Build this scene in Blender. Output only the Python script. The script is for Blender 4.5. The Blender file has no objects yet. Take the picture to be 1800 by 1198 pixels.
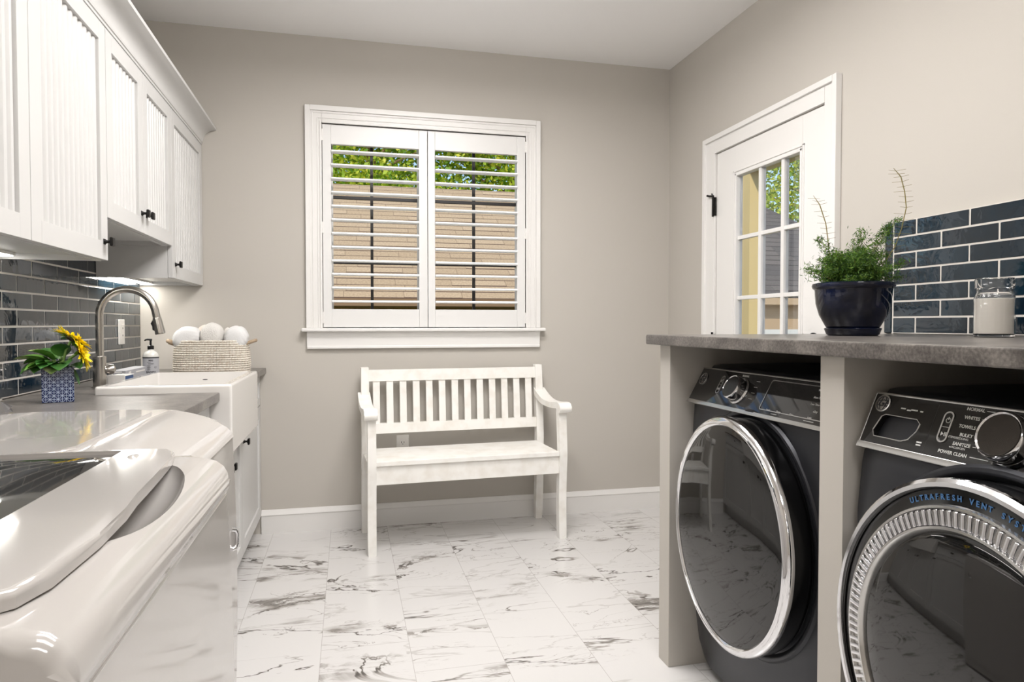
import bpy, bmesh, math, random
import numpy as np
from mathutils import Vector, Matrix
random.seed(7)
R = math.radians
C = bpy.context.scene.collection

# ------------------------------------------------------------------ camera, sky, sun, added fill lights, exposure
sc = bpy.context.scene
cd = bpy.data.cameras.new('camera'); cam = bpy.data.objects.new('camera', cd); C.objects.link(cam)
cd.sensor_width = 36; cd.lens = 24.0; cd.clip_start = 0.02; cd.clip_end = 200
cam.location = (0, 0, 1.155)
cam.rotation_euler = (R(90 - 1.432), 0, R(-13.49))
sc.camera = cam
w = bpy.data.worlds.new('sky'); sc.world = w; w.use_nodes = True
wn = w.node_tree.nodes; wl = w.node_tree.links
bg = wn['Background']
sky = wn.new('ShaderNodeTexSky'); sky.sky_type = 'NISHITA'; sky.sun_disc = False
sky.sun_elevation = R(48); sky.sun_rotation = R(215); sky.air_density = 1.0; sky.dust_density = 0.6
wl.new(sky.outputs[0], bg.inputs[0]); bg.inputs[1].default_value = 0.17
sd = bpy.data.lights.new('sun', 'SUN'); sun = bpy.data.objects.new('sun', sd); C.objects.link(sun)
sd.energy = 2.3; sd.angle = R(0.6); sd.color = (1, .93, .82)
sun.rotation_euler = Vector((.42, .62, -.80)).to_track_quat('-Z', 'Y').to_euler()
sun.location = (-6, -8, 12)
FILL_LIGHTS = [(.60, .30, 2), (.45, -1.4, 10), (.50, 1.5, 9), (.45, 2.5, 20)]   # fill lights added out of view (x, y, watts); panels are built below
for (lx, ly, lp) in FILL_LIGHTS:
    ld = bpy.data.lights.new('ceiling_panel_light', 'AREA'); ld.shape = 'RECTANGLE'; ld.size = .9; ld.size_y = .5
    ld.energy = lp; ld.color = (1, .975, .965)
    lo = bpy.data.objects.new('ceiling_panel_light', ld); C.objects.link(lo); lo.location = (lx, ly, 2.590)
sc.view_settings.view_transform = 'Standard'; sc.view_settings.look = 'None'
sc.view_settings.gamma = 1; sc.view_settings.use_curve_mapping = False
sc.view_settings.exposure = 0.34

# ------------------------------------------------------------------ materials
def srgb(r, g, b):
    f = lambda c: (c/255/12.92) if c/255 <= .04045 else ((c/255+.055)/1.055)**2.4
    return (f(r), f(g), f(b), 1)
def mat(name, col, rough=.5, metal=0, coat=0, ior=None, bump=None, var=None, trans=0, emis=None, aniso=0):
    m = bpy.data.materials.new(name); m.use_nodes = True
    nt = m.node_tree; b = nt.nodes['Principled BSDF']
    b.inputs['Base Color'].default_value = col if len(col) == 4 else (*col, 1)
    b.inputs['Roughness'].default_value = rough; b.inputs['Metallic'].default_value = metal
    if coat: b.inputs['Coat Weight'].default_value = coat; b.inputs['Coat Roughness'].default_value = .03
    if ior: b.inputs['IOR'].default_value = ior
    if trans: b.inputs['Transmission Weight'].default_value = trans
    if aniso: b.inputs['Anisotropic'].default_value = aniso
    if emis: b.inputs['Emission Color'].default_value = emis[0]; b.inputs['Emission Strength'].default_value = emis[1]
    tc = nt.nodes.new('ShaderNodeTexCoord')
    if bump:
        n = nt.nodes.new('ShaderNodeTexNoise'); n.inputs['Scale'].default_value = bump[0]; n.inputs['Detail'].default_value = 3
        bp = nt.nodes.new('ShaderNodeBump'); bp.inputs['Strength'].default_value = bump[1]; bp.inputs['Distance'].default_value = bump[2]
        nt.links.new(tc.outputs['Object'], n.inputs['Vector']); nt.links.new(n.outputs['Fac'], bp.inputs['Height'])
        nt.links.new(bp.outputs[0], b.inputs['Normal'])
    if var:   # (scale, colour2, low, high)
        n = nt.nodes.new('ShaderNodeTexNoise'); n.inputs['Scale'].default_value = var[0]; n.inputs['Detail'].default_value = 5
        cr = nt.nodes.new('ShaderNodeValToRGB'); cr.color_ramp.elements[0].position = var[2]; cr.color_ramp.elements[1].position = var[3]
        cr.color_ramp.elements[0].color = col if len(col) == 4 else (*col, 1)
        cr.color_ramp.elements[1].color = var[1] if len(var[1]) == 4 else (*var[1], 1)
        nt.links.new(tc.outputs['Object'], n.inputs['Vector']); nt.links.new(n.outputs['Fac'], cr.inputs['Fac'])
        nt.links.new(cr.outputs['Color'], b.inputs['Base Color'])
    return m
class N:   # tiny node helper
    def __init__(s, m): s.t = m.node_tree
    def n(s, t, **k):
        o = s.t.nodes.new(t)
        for a, v in k.items(): setattr(o, a, v)
        return o
    def l(s, a, b): s.t.links.new(a, b)
    def m(s, op, a, b=None, c=None):
        o = s.n('ShaderNodeMath', operation=op)
        for i, v in enumerate((a, b, c)):
            if v is None: continue
            if isinstance(v, (int, float)): o.inputs[i].default_value = v
            else: s.l(v, o.inputs[i])
        return o.outputs[0]

M = {}
M['wall'] = mat('beige_wall_paint', srgb(189, 184, 176), .75, bump=(420, .12, .001))
M['ceil'] = mat('ceiling_paint', srgb(243, 242, 241), .8, bump=(300, .1, .001))
M['trim'] = mat('white_trim_paint', srgb(228, 226, 223), .35)
M['cab'] = mat('white_cabinet_paint', srgb(206, 205, 203), .38)
M['bench'] = mat('white_bench_paint', srgb(240, 238, 233), .42, var=(14, srgb(226, 221, 212), .45, .8), bump=(60, .06, .002))
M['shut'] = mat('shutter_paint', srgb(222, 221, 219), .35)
M['louver'] = mat('louver_white_paint', srgb(250, 250, 249), .4)  # whiter than the shutter paint: light on the slats put into the colour
M['grout'] = mat('light_grout', srgb(205, 200, 192), .85)
M['blk'] = mat('black_metal', srgb(24, 22, 21), .38, .6)
M['blkpl'] = mat('black_plastic', srgb(18, 18, 19), .35)
M['steel'] = mat('brushed_nickel', srgb(192, 187, 180), .24, 1, bump=(500, .02, .0005))
M['chrome'] = mat('chrome', srgb(232, 232, 234), .06, 1)
M['chromes'] = mat('satin_chrome', srgb(205, 204, 202), .22, 1)
M['sink'] = mat('white_fireclay', srgb(226, 223, 219), .12, coat=.5)
M['enamel'] = mat('white_appliance_enamel', srgb(188, 184, 180), .09, coat=.5)
M['enamel2'] = mat('dark_grey_console', srgb(92, 90, 90), .2, coat=.4)
M['smoke'] = mat('smoked_lid_glass', srgb(60, 59, 58), .04, 0, coat=1, ior=1.8)
M['graph'] = mat('graphite_appliance_paint', srgb(54, 55, 59), .32, .55)
M['graph2'] = mat('graphite_top_paint', srgb(40, 39, 39), .5, .2)
M['panelblk'] = mat('gloss_black_panel', srgb(20, 19, 19), .06, 0, coat=.6)
M['doorglass'] = mat('dark_door_glass', srgb(24, 23, 22), .03, 0, ior=1.62)
M['doorblk'] = mat('door_side_black', srgb(10, 10, 11), .18)
M['print'] = mat('white_print', srgb(215, 215, 212), .5)
M['printblue'] = mat('blue_print', srgb(70, 118, 170), .4)
M['potgl'] = mat('navy_pot_glaze', srgb(9, 11, 22), .06, 0, var=(9, srgb(18, 26, 52), .4, .7))
M['soil'] = mat('potting_soil', srgb(38, 28, 22), .95, bump=(60, .8, .01))
M['fern'] = mat('fern_green', srgb(92, 130, 44), .55, var=(30, srgb(48, 84, 26), .35, .65))
M['twig'] = mat('fern_twig', srgb(128, 116, 62), .6)
M['wax'] = mat('white_candle_wax', srgb(232, 226, 216), .45)
M['glass'] = mat('clear_glass', (1, 1, 1, 1), .0, trans=1, ior=1.45)
M['led'] = mat('led_lens', (1, .98, .95, 1), .4, emis=((1, .97, .92, 1), 16))
M['lampglow'] = mat('lamp_diffuser', (1, .98, .95, 1), .4, emis=((1, .97, .95, 1), 6.5))  # glow of the fill panels added at the ceiling
M['plate'] = mat('white_plastic', srgb(238, 235, 230), .35)
M['slot'] = mat('dark_slot', srgb(40, 37, 34), .6)
M['soapb'] = mat('clear_soap_bottle', srgb(226, 224, 218), .15, coat=.4)
M['label'] = mat('grey_label', srgb(176, 176, 180), .5)
M['ink'] = mat('dark_ink', srgb(38, 38, 42), .6)
M['yell'] = mat('sunflower_petal', srgb(255, 232, 30), .6, var=(50, srgb(255, 214, 16), .4, .8))
M['sfc'] = mat('sunflower_centre', srgb(70, 48, 20), .9, bump=(300, .8, .003))
M['leaf'] = mat('broad_leaf', srgb(86, 128, 48), .45, var=(22, srgb(176, 186, 128), .52, .68))
M['leaf2'] = mat('dark_broad_leaf', srgb(46, 92, 34), .45, var=(26, srgb(98, 138, 66), .45, .75))
M['stem'] = mat('green_stem', srgb(96, 124, 56), .6)
M['blue'] = mat('blue_plastic', srgb(24, 74, 128), .35)
M['towel'] = mat('white_towel', srgb(222, 219, 214), .95, bump=(240, .7, .006))
M['towelr'] = mat('white_ribbed_towel', srgb(220, 219, 218), .95, bump=(200, .25, .003))
M['towelp'] = mat('blush_towel', srgb(232, 218, 208), .95, bump=(240, .6, .005))
M['handle_rope'] = mat('tan_rope', srgb(172, 152, 128), .9, bump=(180, .8, .004))
M['siding'] = mat('tan_siding', srgb(196, 170, 136), .8)
M['fascia'] = mat('tan_fascia', srgb(150, 122, 92), .7)
M['post'] = mat('cream_yellow_paint', srgb(232, 206, 142), .6)
M['lawn'] = mat('lawn', srgb(82, 112, 44), .95, var=(3, srgb(118, 138, 66), .4, .7))
M['bark'] = mat('bark', srgb(170, 138, 108), .9, bump=(14, .6, .03))
M['winblk'] = mat('dark_window_muntin', srgb(28, 22, 18), .5)

def leafmat(name, c1, c2, c3):
    m = mat(name, c1, .6); h = N(m); b = m.node_tree.nodes['Principled BSDF']
    g = h.n('ShaderNodeNewGeometry'); cr = h.n('ShaderNodeValToRGB')
    cr.color_ramp.elements[0].color = c1; cr.color_ramp.elements[1].color = c3
    e = cr.color_ramp.elements.new(.5); e.color = c2
    h.l(g.outputs['Random Per Island'], cr.inputs[0]); h.l(cr.outputs[0], b.inputs['Base Color'])
    tr = h.n('ShaderNodeBsdfTranslucent'); h.l(cr.outputs[0], tr.inputs[0])
    mx = h.n('ShaderNodeMixShader'); mx.inputs[0].default_value = .35
    h.l(b.outputs[0], mx.inputs[1]); h.l(tr.outputs[0], mx.inputs[2])
    h.l(mx.outputs[0], m.node_tree.nodes['Material Output'].inputs[0])
    return m
M['treeleaf'] = leafmat('tree_foliage', srgb(96, 146, 36), srgb(176, 200, 52), srgb(232, 228, 84))
M['treeleaf2'] = leafmat('shrub_foliage', srgb(50, 92, 26), srgb(104, 144, 40), srgb(160, 182, 64))
M['fernleaf'] = leafmat('fern_foliage', srgb(36, 66, 20), srgb(68, 106, 34), srgb(116, 150, 54))

def stone(name, c1, c2, c3, rough):
    m = mat(name, c1, rough); h = N(m); b = m.node_tree.nodes['Principled BSDF']
    tc = h.n('ShaderNodeTexCoord'); n1 = h.n('ShaderNodeTexNoise'); n1.inputs['Scale'].default_value = 9; n1.inputs['Detail'].default_value = 8
    n1.inputs['Distortion'].default_value = .8
    n2 = h.n('ShaderNodeTexNoise'); n2.inputs['Scale'].default_value = 160; n2.inputs['Detail'].default_value = 4
    h.l(tc.outputs['Object'], n1.inputs['Vector']); h.l(tc.outputs['Object'], n2.inputs['Vector'])
    f = h.m('ADD', h.m('MULTIPLY', n1.outputs['Fac'], .55), h.m('MULTIPLY', n2.outputs['Fac'], .45))
    cr = h.n('ShaderNodeValToRGB'); cr.color_ramp.elements[0].position = .38; cr.color_ramp.elements[1].position = .64
    cr.color_ramp.elements[0].color = c1; cr.color_ramp.elements[1].color = c3
    e = cr.color_ramp.elements.new(.5); e.color = c2
    h.l(f, cr.inputs[0]); h.l(cr.outputs[0], b.inputs['Base Color'])
    bp = h.n('ShaderNodeBump'); bp.inputs['Strength'].default_value = .15; bp.inputs['Distance'].default_value = .001
    h.l(n2.outputs['Fac'], bp.inputs['Height']); h.l(bp.outputs[0], b.inputs['Normal'])
    return m
M['stone'] = stone('grey_stone_laminate', srgb(74, 70, 67), srgb(101, 96, 92), srgb(130, 125, 119), .28)

def marble():
    m = mat('marble_tile', srgb(232, 228, 223), .22); h = N(m); b = m.node_tree.nodes['Principled BSDF']
    tc = h.n('ShaderNodeTexCoord'); sp = h.n('ShaderNodeSeparateXYZ'); h.l(tc.outputs['Object'], sp.inputs[0])
    X, Y = sp.outputs[0], sp.outputs[1]
    TW, TL = .308, .62
    u = h.m('DIVIDE', h.m('ADD', X, .10), TW); ci = h.m('FLOOR', u); fu = h.m('FRACT', u)
    off = h.m('FRACT', h.m('MULTIPLY', ci, .37))
    v = h.m('ADD', h.m('DIVIDE', h.m('SUBTRACT', Y, 2.48), TL), off); ri = h.m('FLOOR', v); fv = h.m('FRACT', v)
    cx = h.n('ShaderNodeCombineXYZ'); h.l(ci, cx.inputs[0]); h.l(ri, cx.inputs[1])
    wn_ = h.n('ShaderNodeTexWhiteNoise'); wn_.noise_dimensions = '2D'; h.l(cx.outputs[0], wn_.inputs['Vector'])
    offs = h.n('ShaderNodeVectorMath', operation='MULTIPLY'); h.l(wn_.outputs['Color'], offs.inputs[0]); offs.inputs[1].default_value = (9, 9, 9)
    mp = h.n('ShaderNodeMapping'); mp.inputs['Rotation'].default_value = (0, 0, R(42)); mp.inputs['Scale'].default_value = (.62, 1.9, 1)
    h.l(tc.outputs['Object'], mp.inputs['Vector'])
    ad = h.n('ShaderNodeVectorMath', operation='ADD'); h.l(mp.outputs[0], ad.inputs[0]); h.l(offs.outputs[0], ad.inputs[1])
    def noise(sc_, det, dist, rough=.5):
        n = h.n('ShaderNodeTexNoise'); n.inputs['Scale'].default_value = sc_; n.inputs['Detail'].default_value = det
        n.inputs['Distortion'].default_value = dist; n.inputs['Roughness'].default_value = rough
        h.l(ad.outputs[0], n.inputs['Vector']); return n.outputs['Fac']
    def smooth(val, lo, hi, a, bb):
        r = h.n('ShaderNodeMapRange'); r.interpolation_type = 'SMOOTHSTEP'; h.l(val, r.inputs[0])
        for i, q in enumerate((lo, hi, a, bb)): r.inputs[i+1].default_value = q
        return r.outputs[0]
    nA = noise(1.15, 6, .9, .58); dA = h.m('ABSOLUTE', h.m('SUBTRACT', nA, .5))
    mask = smooth(noise(2.0, 2, 0), .45, .60, 0, 1)
    mask2 = smooth(noise(2.8, 3, .3), .52, .64, 0, 1)
    vein = h.m('MULTIPLY', smooth(dA, .001, .0095, 1, 0), h.m('ADD', h.m('MULTIPLY', mask, .75), .2))
    patch = h.m('MULTIPLY', h.m('MULTIPLY', smooth(dA, .0, .075, 1, 0), mask2), smooth(noise(8, 7, .9, .7), .47, .54, .0, .8))
    nB = noise(3.0, 5, 1.0, .6); dB = h.m('ABSOLUTE', h.m('SUBTRACT', nB, .5))
    fine = h.m('MULTIPLY', smooth(dB, .0, .007, .55, 0), mask)
    t = h.m('MAXIMUM', h.m('MAXIMUM', vein, patch), fine)
    cr = h.n('ShaderNodeValToRGB'); h.l(t, cr.inputs[0])
    cr.color_ramp.elements[0].color = srgb(212, 210, 208); cr.color_ramp.elements[1].color = srgb(76, 72, 68)
    e = cr.color_ramp.elements.new(.55); e.color = srgb(158, 153, 148)
    jx = h.m('MINIMUM', fu, h.m('SUBTRACT', 1, fu)); jy = h.m('MINIMUM', fv, h.m('SUBTRACT', 1, fv))
    g = h.m('MAXIMUM', h.m('LESS_THAN', jx, .0035), h.m('LESS_THAN', jy, .0018))
    mx = h.n('ShaderNodeMix', data_type='RGBA'); h.l(h.m('MULTIPLY', g, .55), mx.inputs[0]); h.l(cr.outputs[0], mx.inputs[6]); mx.inputs[7].default_value = srgb(150, 144, 138)
    h.l(mx.outputs[2], b.inputs['Base Color'])
    bp = h.n('ShaderNodeBump'); bp.inputs['Strength'].default_value = .3; bp.inputs['Distance'].default_value = .0008; bp.invert = True
    h.l(g, bp.inputs['Height']); h.l(bp.outputs[0], b.inputs['Normal'])
    return m
M['marble'] = marble()

def tilemat():
    m = mat('navy_glazed_tile', srgb(30, 44, 56), .05); h = N(m); b = m.node_tree.nodes['Principled BSDF']
    b.inputs['IOR'].default_value = 1.72
    g = h.n('ShaderNodeNewGeometry'); tc = h.n('ShaderNodeTexCoord')
    cr = h.n('ShaderNodeValToRGB'); cr.color_ramp.elements[0].color = srgb(10, 12, 20); cr.color_ramp.elements[1].color = srgb(20, 46, 60)
    n = h.n('ShaderNodeTexNoise'); n.inputs['Scale'].default_value = 11; n.inputs['Detail'].default_value = 5; n.inputs['Distortion'].default_value = 1
    sc_ = h.n('ShaderNodeVectorMath', operation='MULTIPLY'); cmb = h.n('ShaderNodeCombineXYZ')
    h.l(g.outputs['Random Per Island'], cmb.inputs[0]); h.l(cmb.outputs[0], sc_.inputs[0]); sc_.inputs[1].default_value = (40, 0, 0)
    ad = h.n('ShaderNodeVectorMath', operation='ADD'); h.l(tc.outputs['Object'], ad.inputs[0]); h.l(sc_.outputs[0], ad.inputs[1])
    h.l(ad.outputs[0], n.inputs['Vector'])
    f = h.m('ADD', h.m('MULTIPLY', g.outputs['Random Per Island'], .45), h.m('MULTIPLY', n.outputs['Fac'], .6))
    h.l(f, cr.inputs[0]); h.l(cr.outputs[0], b.inputs['Base Color'])
    n2 = h.n('ShaderNodeTexNoise'); n2.inputs['Scale'].default_value = 17; n2.inputs['Detail'].default_value = 2; n2.inputs['Distortion'].default_value = .6
    h.l(ad.outputs[0], n2.inputs['Vector'])
    bp = h.n('ShaderNodeBump'); bp.inputs['Strength'].default_value = .35; bp.inputs['Distance'].default_value = .0032
    h.l(n2.outputs['Fac'], bp.inputs['Height']); h.l(bp.outputs[0], b.inputs['Normal'])
    return m
M['tile'] = tilemat()

def vasemat():
    m = mat('blue_patterned_ceramic', srgb(28, 48, 98), .25, coat=.5); h = N(m); b = m.node_tree.nodes['Principled BSDF']
    tc = h.n('ShaderNodeTexCoord'); sp = h.n('ShaderNodeSeparateXYZ'); h.l(tc.outputs['Object'], sp.inputs[0])
    g = h.n('ShaderNodeNewGeometry'); sn = h.n('ShaderNodeSeparateXYZ'); h.l(g.outputs['True Normal'], sn.inputs[0])
    side = h.m('GREATER_THAN', h.m('ABSOLUTE', sn.outputs[0]), .7)
    hor = h.m('ADD', h.m('MULTIPLY', sp.outputs[1], side), h.m('MULTIPLY', sp.outputs[0], h.m('SUBTRACT', 1, side)))
    S = .021
    a = h.m('SUBTRACT', h.m('FRACT', h.m('ADD', h.m('DIVIDE', hor, S), .5)), .5)
    c = h.m('SUBTRACT', h.m('FRACT', h.m('DIVIDE', sp.outputs[2], S)), .5)
    A = lambda q: h.m('ABSOLUTE', q)
    d1 = h.m('MINIMUM', A(a), A(c)); d2 = h.m('MULTIPLY', h.m('MINIMUM', A(h.m('ADD', a, c)), A(h.m('SUBTRACT', a, c))), .7)
    d3 = h.m('SUBTRACT', .5, h.m('MAXIMUM', A(a), A(c)))
    d = h.m('MINIMUM', h.m('MINIMUM', d1, d2), d3)
    line = h.m('LESS_THAN', d, .030)
    mx = h.n('ShaderNodeMix', data_type='RGBA'); h.l(line, mx.inputs[0]); mx.inputs[6].default_value = srgb(16, 32, 78); mx.inputs[7].default_value = srgb(160, 174, 198)
    h.l(mx.outputs[2], b.inputs['Base Color']); return m
M['vase'] = vasemat()

def shingles(name, c1, c2, c3, w_, hh, seam=.012):
    m = mat(name, c1, .9); h = N(m); b = m.node_tree.nodes['Principled BSDF']
    tc = h.n('ShaderNodeTexCoord'); sp = h.n('ShaderNodeSeparateXYZ'); h.l(tc.outputs['UV'], sp.inputs[0])
    v = h.m('DIVIDE', sp.outputs[1], hh); row = h.m('FLOOR', v); fv = h.m('FRACT', v)
    wn_ = h.n('ShaderNodeTexWhiteNoise'); wn_.noise_dimensions = '1D'; h.l(row, wn_.inputs['W'])
    u = h.m('ADD', h.m('DIVIDE', sp.outputs[0], w_), h.m('MULTIPLY', wn_.outputs['Value'], 7)); col = h.m('FLOOR', u); fu = h.m('FRACT', u)
    cb = h.n('ShaderNodeCombineXYZ'); h.l(col, cb.inputs[0]); h.l(row, cb.inputs[1])
    w2 = h.n('ShaderNodeTexWhiteNoise'); w2.noise_dimensions = '2D'; h.l(cb.outputs[0], w2.inputs['Vector']); r = w2.outputs['Value']
    mx = h.n('ShaderNodeMix', data_type='RGBA'); h.l(r, mx.inputs[0]); mx.inputs[6].default_value = c1; mx.inputs[7].default_value = c2
    rowline = h.m('LESS_THAN', fv, h.m('ADD', .05, h.m('MULTIPLY', r, .13)))
    colline = h.m('MULTIPLY', h.m('LESS_THAN', fu, seam), .5)
    mx2 = h.n('ShaderNodeMix', data_type='RGBA'); h.l(h.m('MAXIMUM', rowline, colline), mx2.inputs[0]); h.l(mx.outputs[2], mx2.inputs[6]); mx2.inputs[7].default_value = c3
    n = h.n('ShaderNodeTexNoise'); n.inputs['Scale'].default_value = 45; n.inputs['Detail'].default_value = 4; h.l(tc.outputs['UV'], n.inputs['Vector'])
    cr = h.n('ShaderNodeValToRGB'); cr.color_ramp.elements[0].position = .3; cr.color_ramp.elements[0].color = (.62, .58, .55, 1); cr.color_ramp.elements[1].position = .62
    m3 = h.n('ShaderNodeMix', data_type='RGBA', blend_type='MULTIPLY'); m3.inputs[0].default_value = .6
    h.l(n.outputs['Fac'], cr.inputs[0]); h.l(mx2.outputs[2], m3.inputs[6]); h.l(cr.outputs[0], m3.inputs[7])
    h.l(m3.outputs[2], b.inputs['Base Color']); return m
M['roof_tan'] = shingles('tan_roof_shingle', srgb(186, 162, 128), srgb(200, 176, 142), srgb(100, 78, 60), .6, .15)
M['roof_grey'] = shingles('grey_roof_shingle', srgb(82, 80, 79), srgb(108, 103, 98), srgb(40, 38, 37), .45, .15)
M['brick'] = shingles('tan_brick', srgb(176, 136, 88), srgb(160, 122, 84), srgb(96, 74, 54), .4, .14)

def weave():
    m = mat('cream_rope', srgb(222, 212, 196), .9); h = N(m); b = m.node_tree.nodes['Principled BSDF']
    tc = h.n('ShaderNodeTexCoord'); sp = h.n('ShaderNodeSeparateXYZ'); h.l(tc.outputs['Object'], sp.inputs[0])
    n = h.n('ShaderNodeTexNoise'); n.inputs['Scale'].default_value = 110; h.l(tc.outputs['Object'], n.inputs['Vector'])
    w_ = h.n('ShaderNodeTexWave'); w_.inputs['Scale'].default_value = 60; w_.inputs['Distortion'].default_value = 2
    h.l(tc.outputs['Object'], w_.inputs['Vector'])
    cr = h.n('ShaderNodeValToRGB'); cr.color_ramp.elements[0].color = srgb(206, 190, 172); cr.color_ramp.elements[1].color = srgb(232, 225, 213)
    cr.color_ramp.elements[0].position = .25; cr.color_ramp.elements[1].position = .55
    h.l(n.outputs['Fac'], cr.inputs[0]); h.l(cr.outputs[0], b.inputs['Base Color'])
    bp = h.n('ShaderNodeBump'); bp.inputs['Strength'].default_value = .6; bp.inputs['Distance'].default_value = .003
    h.l(w_.outputs['Fac'], bp.inputs['Height']); h.l(bp.outputs[0], b.inputs['Normal']); return m
M['rope'] = weave()

# ------------------------------------------------------------------ helpers
OFF = {}
def finish(name, bm, m, parent=None, sharp=38, smooth=True):
    me = bpy.data.meshes.new(name)
    bmesh.ops.recalc_face_normals(bm, faces=bm.faces)
    bm.to_mesh(me); bm.free()
    for mm in (m if isinstance(m, (list, tuple)) else [m]): me.materials.append(M[mm] if isinstance(mm, str) else mm)
    if smooth:
        me.polygons.foreach_set('use_smooth', [True]*len(me.polygons)); me.set_sharp_from_angle(angle=R(sharp))
    o = bpy.data.objects.new(name, me); C.objects.link(o)
    if smooth: wn_ = o.modifiers.new('weighted_normals', 'WEIGHTED_NORMAL'); wn_.keep_sharp = True; wn_.weight = 80
    if parent is not None:
        o.parent = parent
        if parent.name in OFF: o.location = tuple(-c for c in OFF[parent.name])
    return o
def info(o, label=None, cat=None, group=None, kind=None):
    for k, v in (('label', label), ('category', cat), ('group', group), ('kind', kind)):
        if v: o[k] = v
    return o
def thing(name, label, cat, loc, group=None, local=False, rotz=0):
    o = bpy.data.objects.new(name, None); C.objects.link(o); o.empty_display_size = .1
    o.location = loc; o.rotation_euler = (0, 0, rotz); info(o, label, cat, group)
    if not local: OFF[o.name] = tuple(loc)
    return o
def struct(name, bm, m, parent=None, **k):
    o = finish(name, bm, m, parent, **k)
    if parent is None: o['kind'] = 'structure'
    return o
def B(): return bmesh.new()
def box(bm, x0, x1, y0, y1, z0, z1, bev=0, seg=2, mi=0, rot=None):
    vs = [bm.verts.new((x, y, z)) for x in (x0, x1) for y in (y0, y1) for z in (z0, z1)]
    fi = [(0, 1, 3, 2), (4, 6, 7, 5), (0, 4, 5, 1), (2, 3, 7, 6), (0, 2, 6, 4), (1, 5, 7, 3)]
    fs = [bm.faces.new([vs[i] for i in f]) for f in fi]
    for f in fs: f.material_index = mi
    if rot is not None: bmesh.ops.transform(bm, matrix=rot, verts=vs)
    if bev:
        es = set(e for f in fs for e in f.edges)
        bmesh.ops.bevel(bm, geom=list(es), offset=bev, segments=seg, profile=.5, affect='EDGES', material=mi)
    return bm
def bb(*a, **k): return box(B(), *a, **k)
def prism(bm, pts, a0, a1, axis='Y', bev=0, seg=3, mi=0):
    """closed 2-D outline pushed along an axis. axis Y: pts are (x,z); Z: (x,y); X: (y,z)"""
    def P(p, t): return {'Y': (p[0], t, p[1]), 'Z': (p[0], p[1], t), 'X': (t, p[0], p[1])}[axis]
    a = [bm.verts.new(P(p, a0)) for p in pts]; b = [bm.verts.new(P(p, a1)) for p in pts]
    n = len(pts); caps = [bm.faces.new(a), bm.faces.new(b[::-1])]
    for f in caps: f.material_index = mi
    for i in range(n):
        f = bm.faces.new((a[i], b[i], b[(i+1) % n], a[(i+1) % n])); f.material_index = mi
    if bev:
        es = set(e for f in caps for e in f.edges)
        bmesh.ops.bevel(bm, geom=list(es), offset=bev, segments=seg, profile=.5, affect='EDGES')
    return bm
def lathe(bm, prof, seg=48, Mx=None, mi=0, cap0=True, cap1=True, sx=1, sy=1):
    rings = []; nv = []
    for r, z in prof:
        if r < 1e-6: v = bm.verts.new((0, 0, z)); rings.append([v]); nv.append(v)
        else:
            rg = [bm.verts.new((r*sx*math.cos(2*math.pi*i/seg), r*sy*math.sin(2*math.pi*i/seg), z)) for i in range(seg)]; rings.append(rg); nv += rg
    fs = []
    for a, b in zip(rings, rings[1:]):
        for i in range(seg):
            j = (i+1) % seg
            if len(a) == 1 and len(b) == 1: continue
            if len(a) == 1: fs.append(bm.faces.new((a[0], b[i], b[j])))
            elif len(b) == 1: fs.append(bm.faces.new((a[i], b[0], a[j])))
            else: fs.append(bm.faces.new((a[i], b[i], b[j], a[j])))
    if cap0 and len(rings[0]) > 1: fs.append(bm.faces.new(rings[0][::-1]))
    if cap1 and len(rings[-1]) > 1: fs.append(bm.faces.new(rings[-1]))
    for f in fs: f.material_index = mi
    if Mx is not None: bmesh.ops.transform(bm, matrix=Mx, verts=nv)
    return bm
def tube(bm, pts, r, seg=12, caps=True, mi=0, closed=False):
    pts = [Vector(p) for p in pts]; n = len(pts)
    rr = r if isinstance(r, (list, tuple)) else [r]*n
    t0 = (pts[1]-pts[0]).normalized(); up = Vector((0, 0, 1)) if abs(t0.z) < .9 else Vector((1, 0, 0))
    u = t0.cross(up).normalized(); rings = []
    for i, p in enumerate(pts):
        if closed: t = (pts[(i+1) % n]-pts[i-1]).normalized()
        else: t = ((pts[min(i+1, n-1)]-p).normalized() + (p-pts[max(i-1, 0)]).normalized()).normalized()
        u = (u - t*u.dot(t)).normalized(); v = t.cross(u)
        rings.append([bm.verts.new(p + (u*math.cos(2*math.pi*k/seg)+v*math.sin(2*math.pi*k/seg))*rr[i]) for k in range(seg)])
    pairs = list(zip(rings, rings[1:])) + ([(rings[-1], rings[0])] if closed else [])
    for a, b in pairs:
        for k in range(seg):
            f = bm.faces.new((a[k], a[(k+1) % seg], b[(k+1) % seg], b[k])); f.material_index = mi
    if caps and not closed: bm.faces.new(rings[0][::-1]).material_index = mi; bm.faces.new(rings[-1]).material_index = mi
    return bm
def frame(O, u, v, n):
    m = Matrix.Identity(4)
    for i, a in enumerate((u, v, n)):
        a = Vector(a).normalized()
        for k in range(3): m[k][i] = a[k]
    for k in range(3): m[k][3] = O[k]
    return m
def xf(bm, m): bmesh.ops.transform(bm, matrix=m, verts=bm.verts); return bm
def join(bm, other, m=None):
    me = bpy.data.meshes.new('t'); other.to_mesh(me); other.free()
    if m is not None: me.transform(m)
    bm.from_mesh(me); bpy.data.meshes.remove(me); return bm
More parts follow.
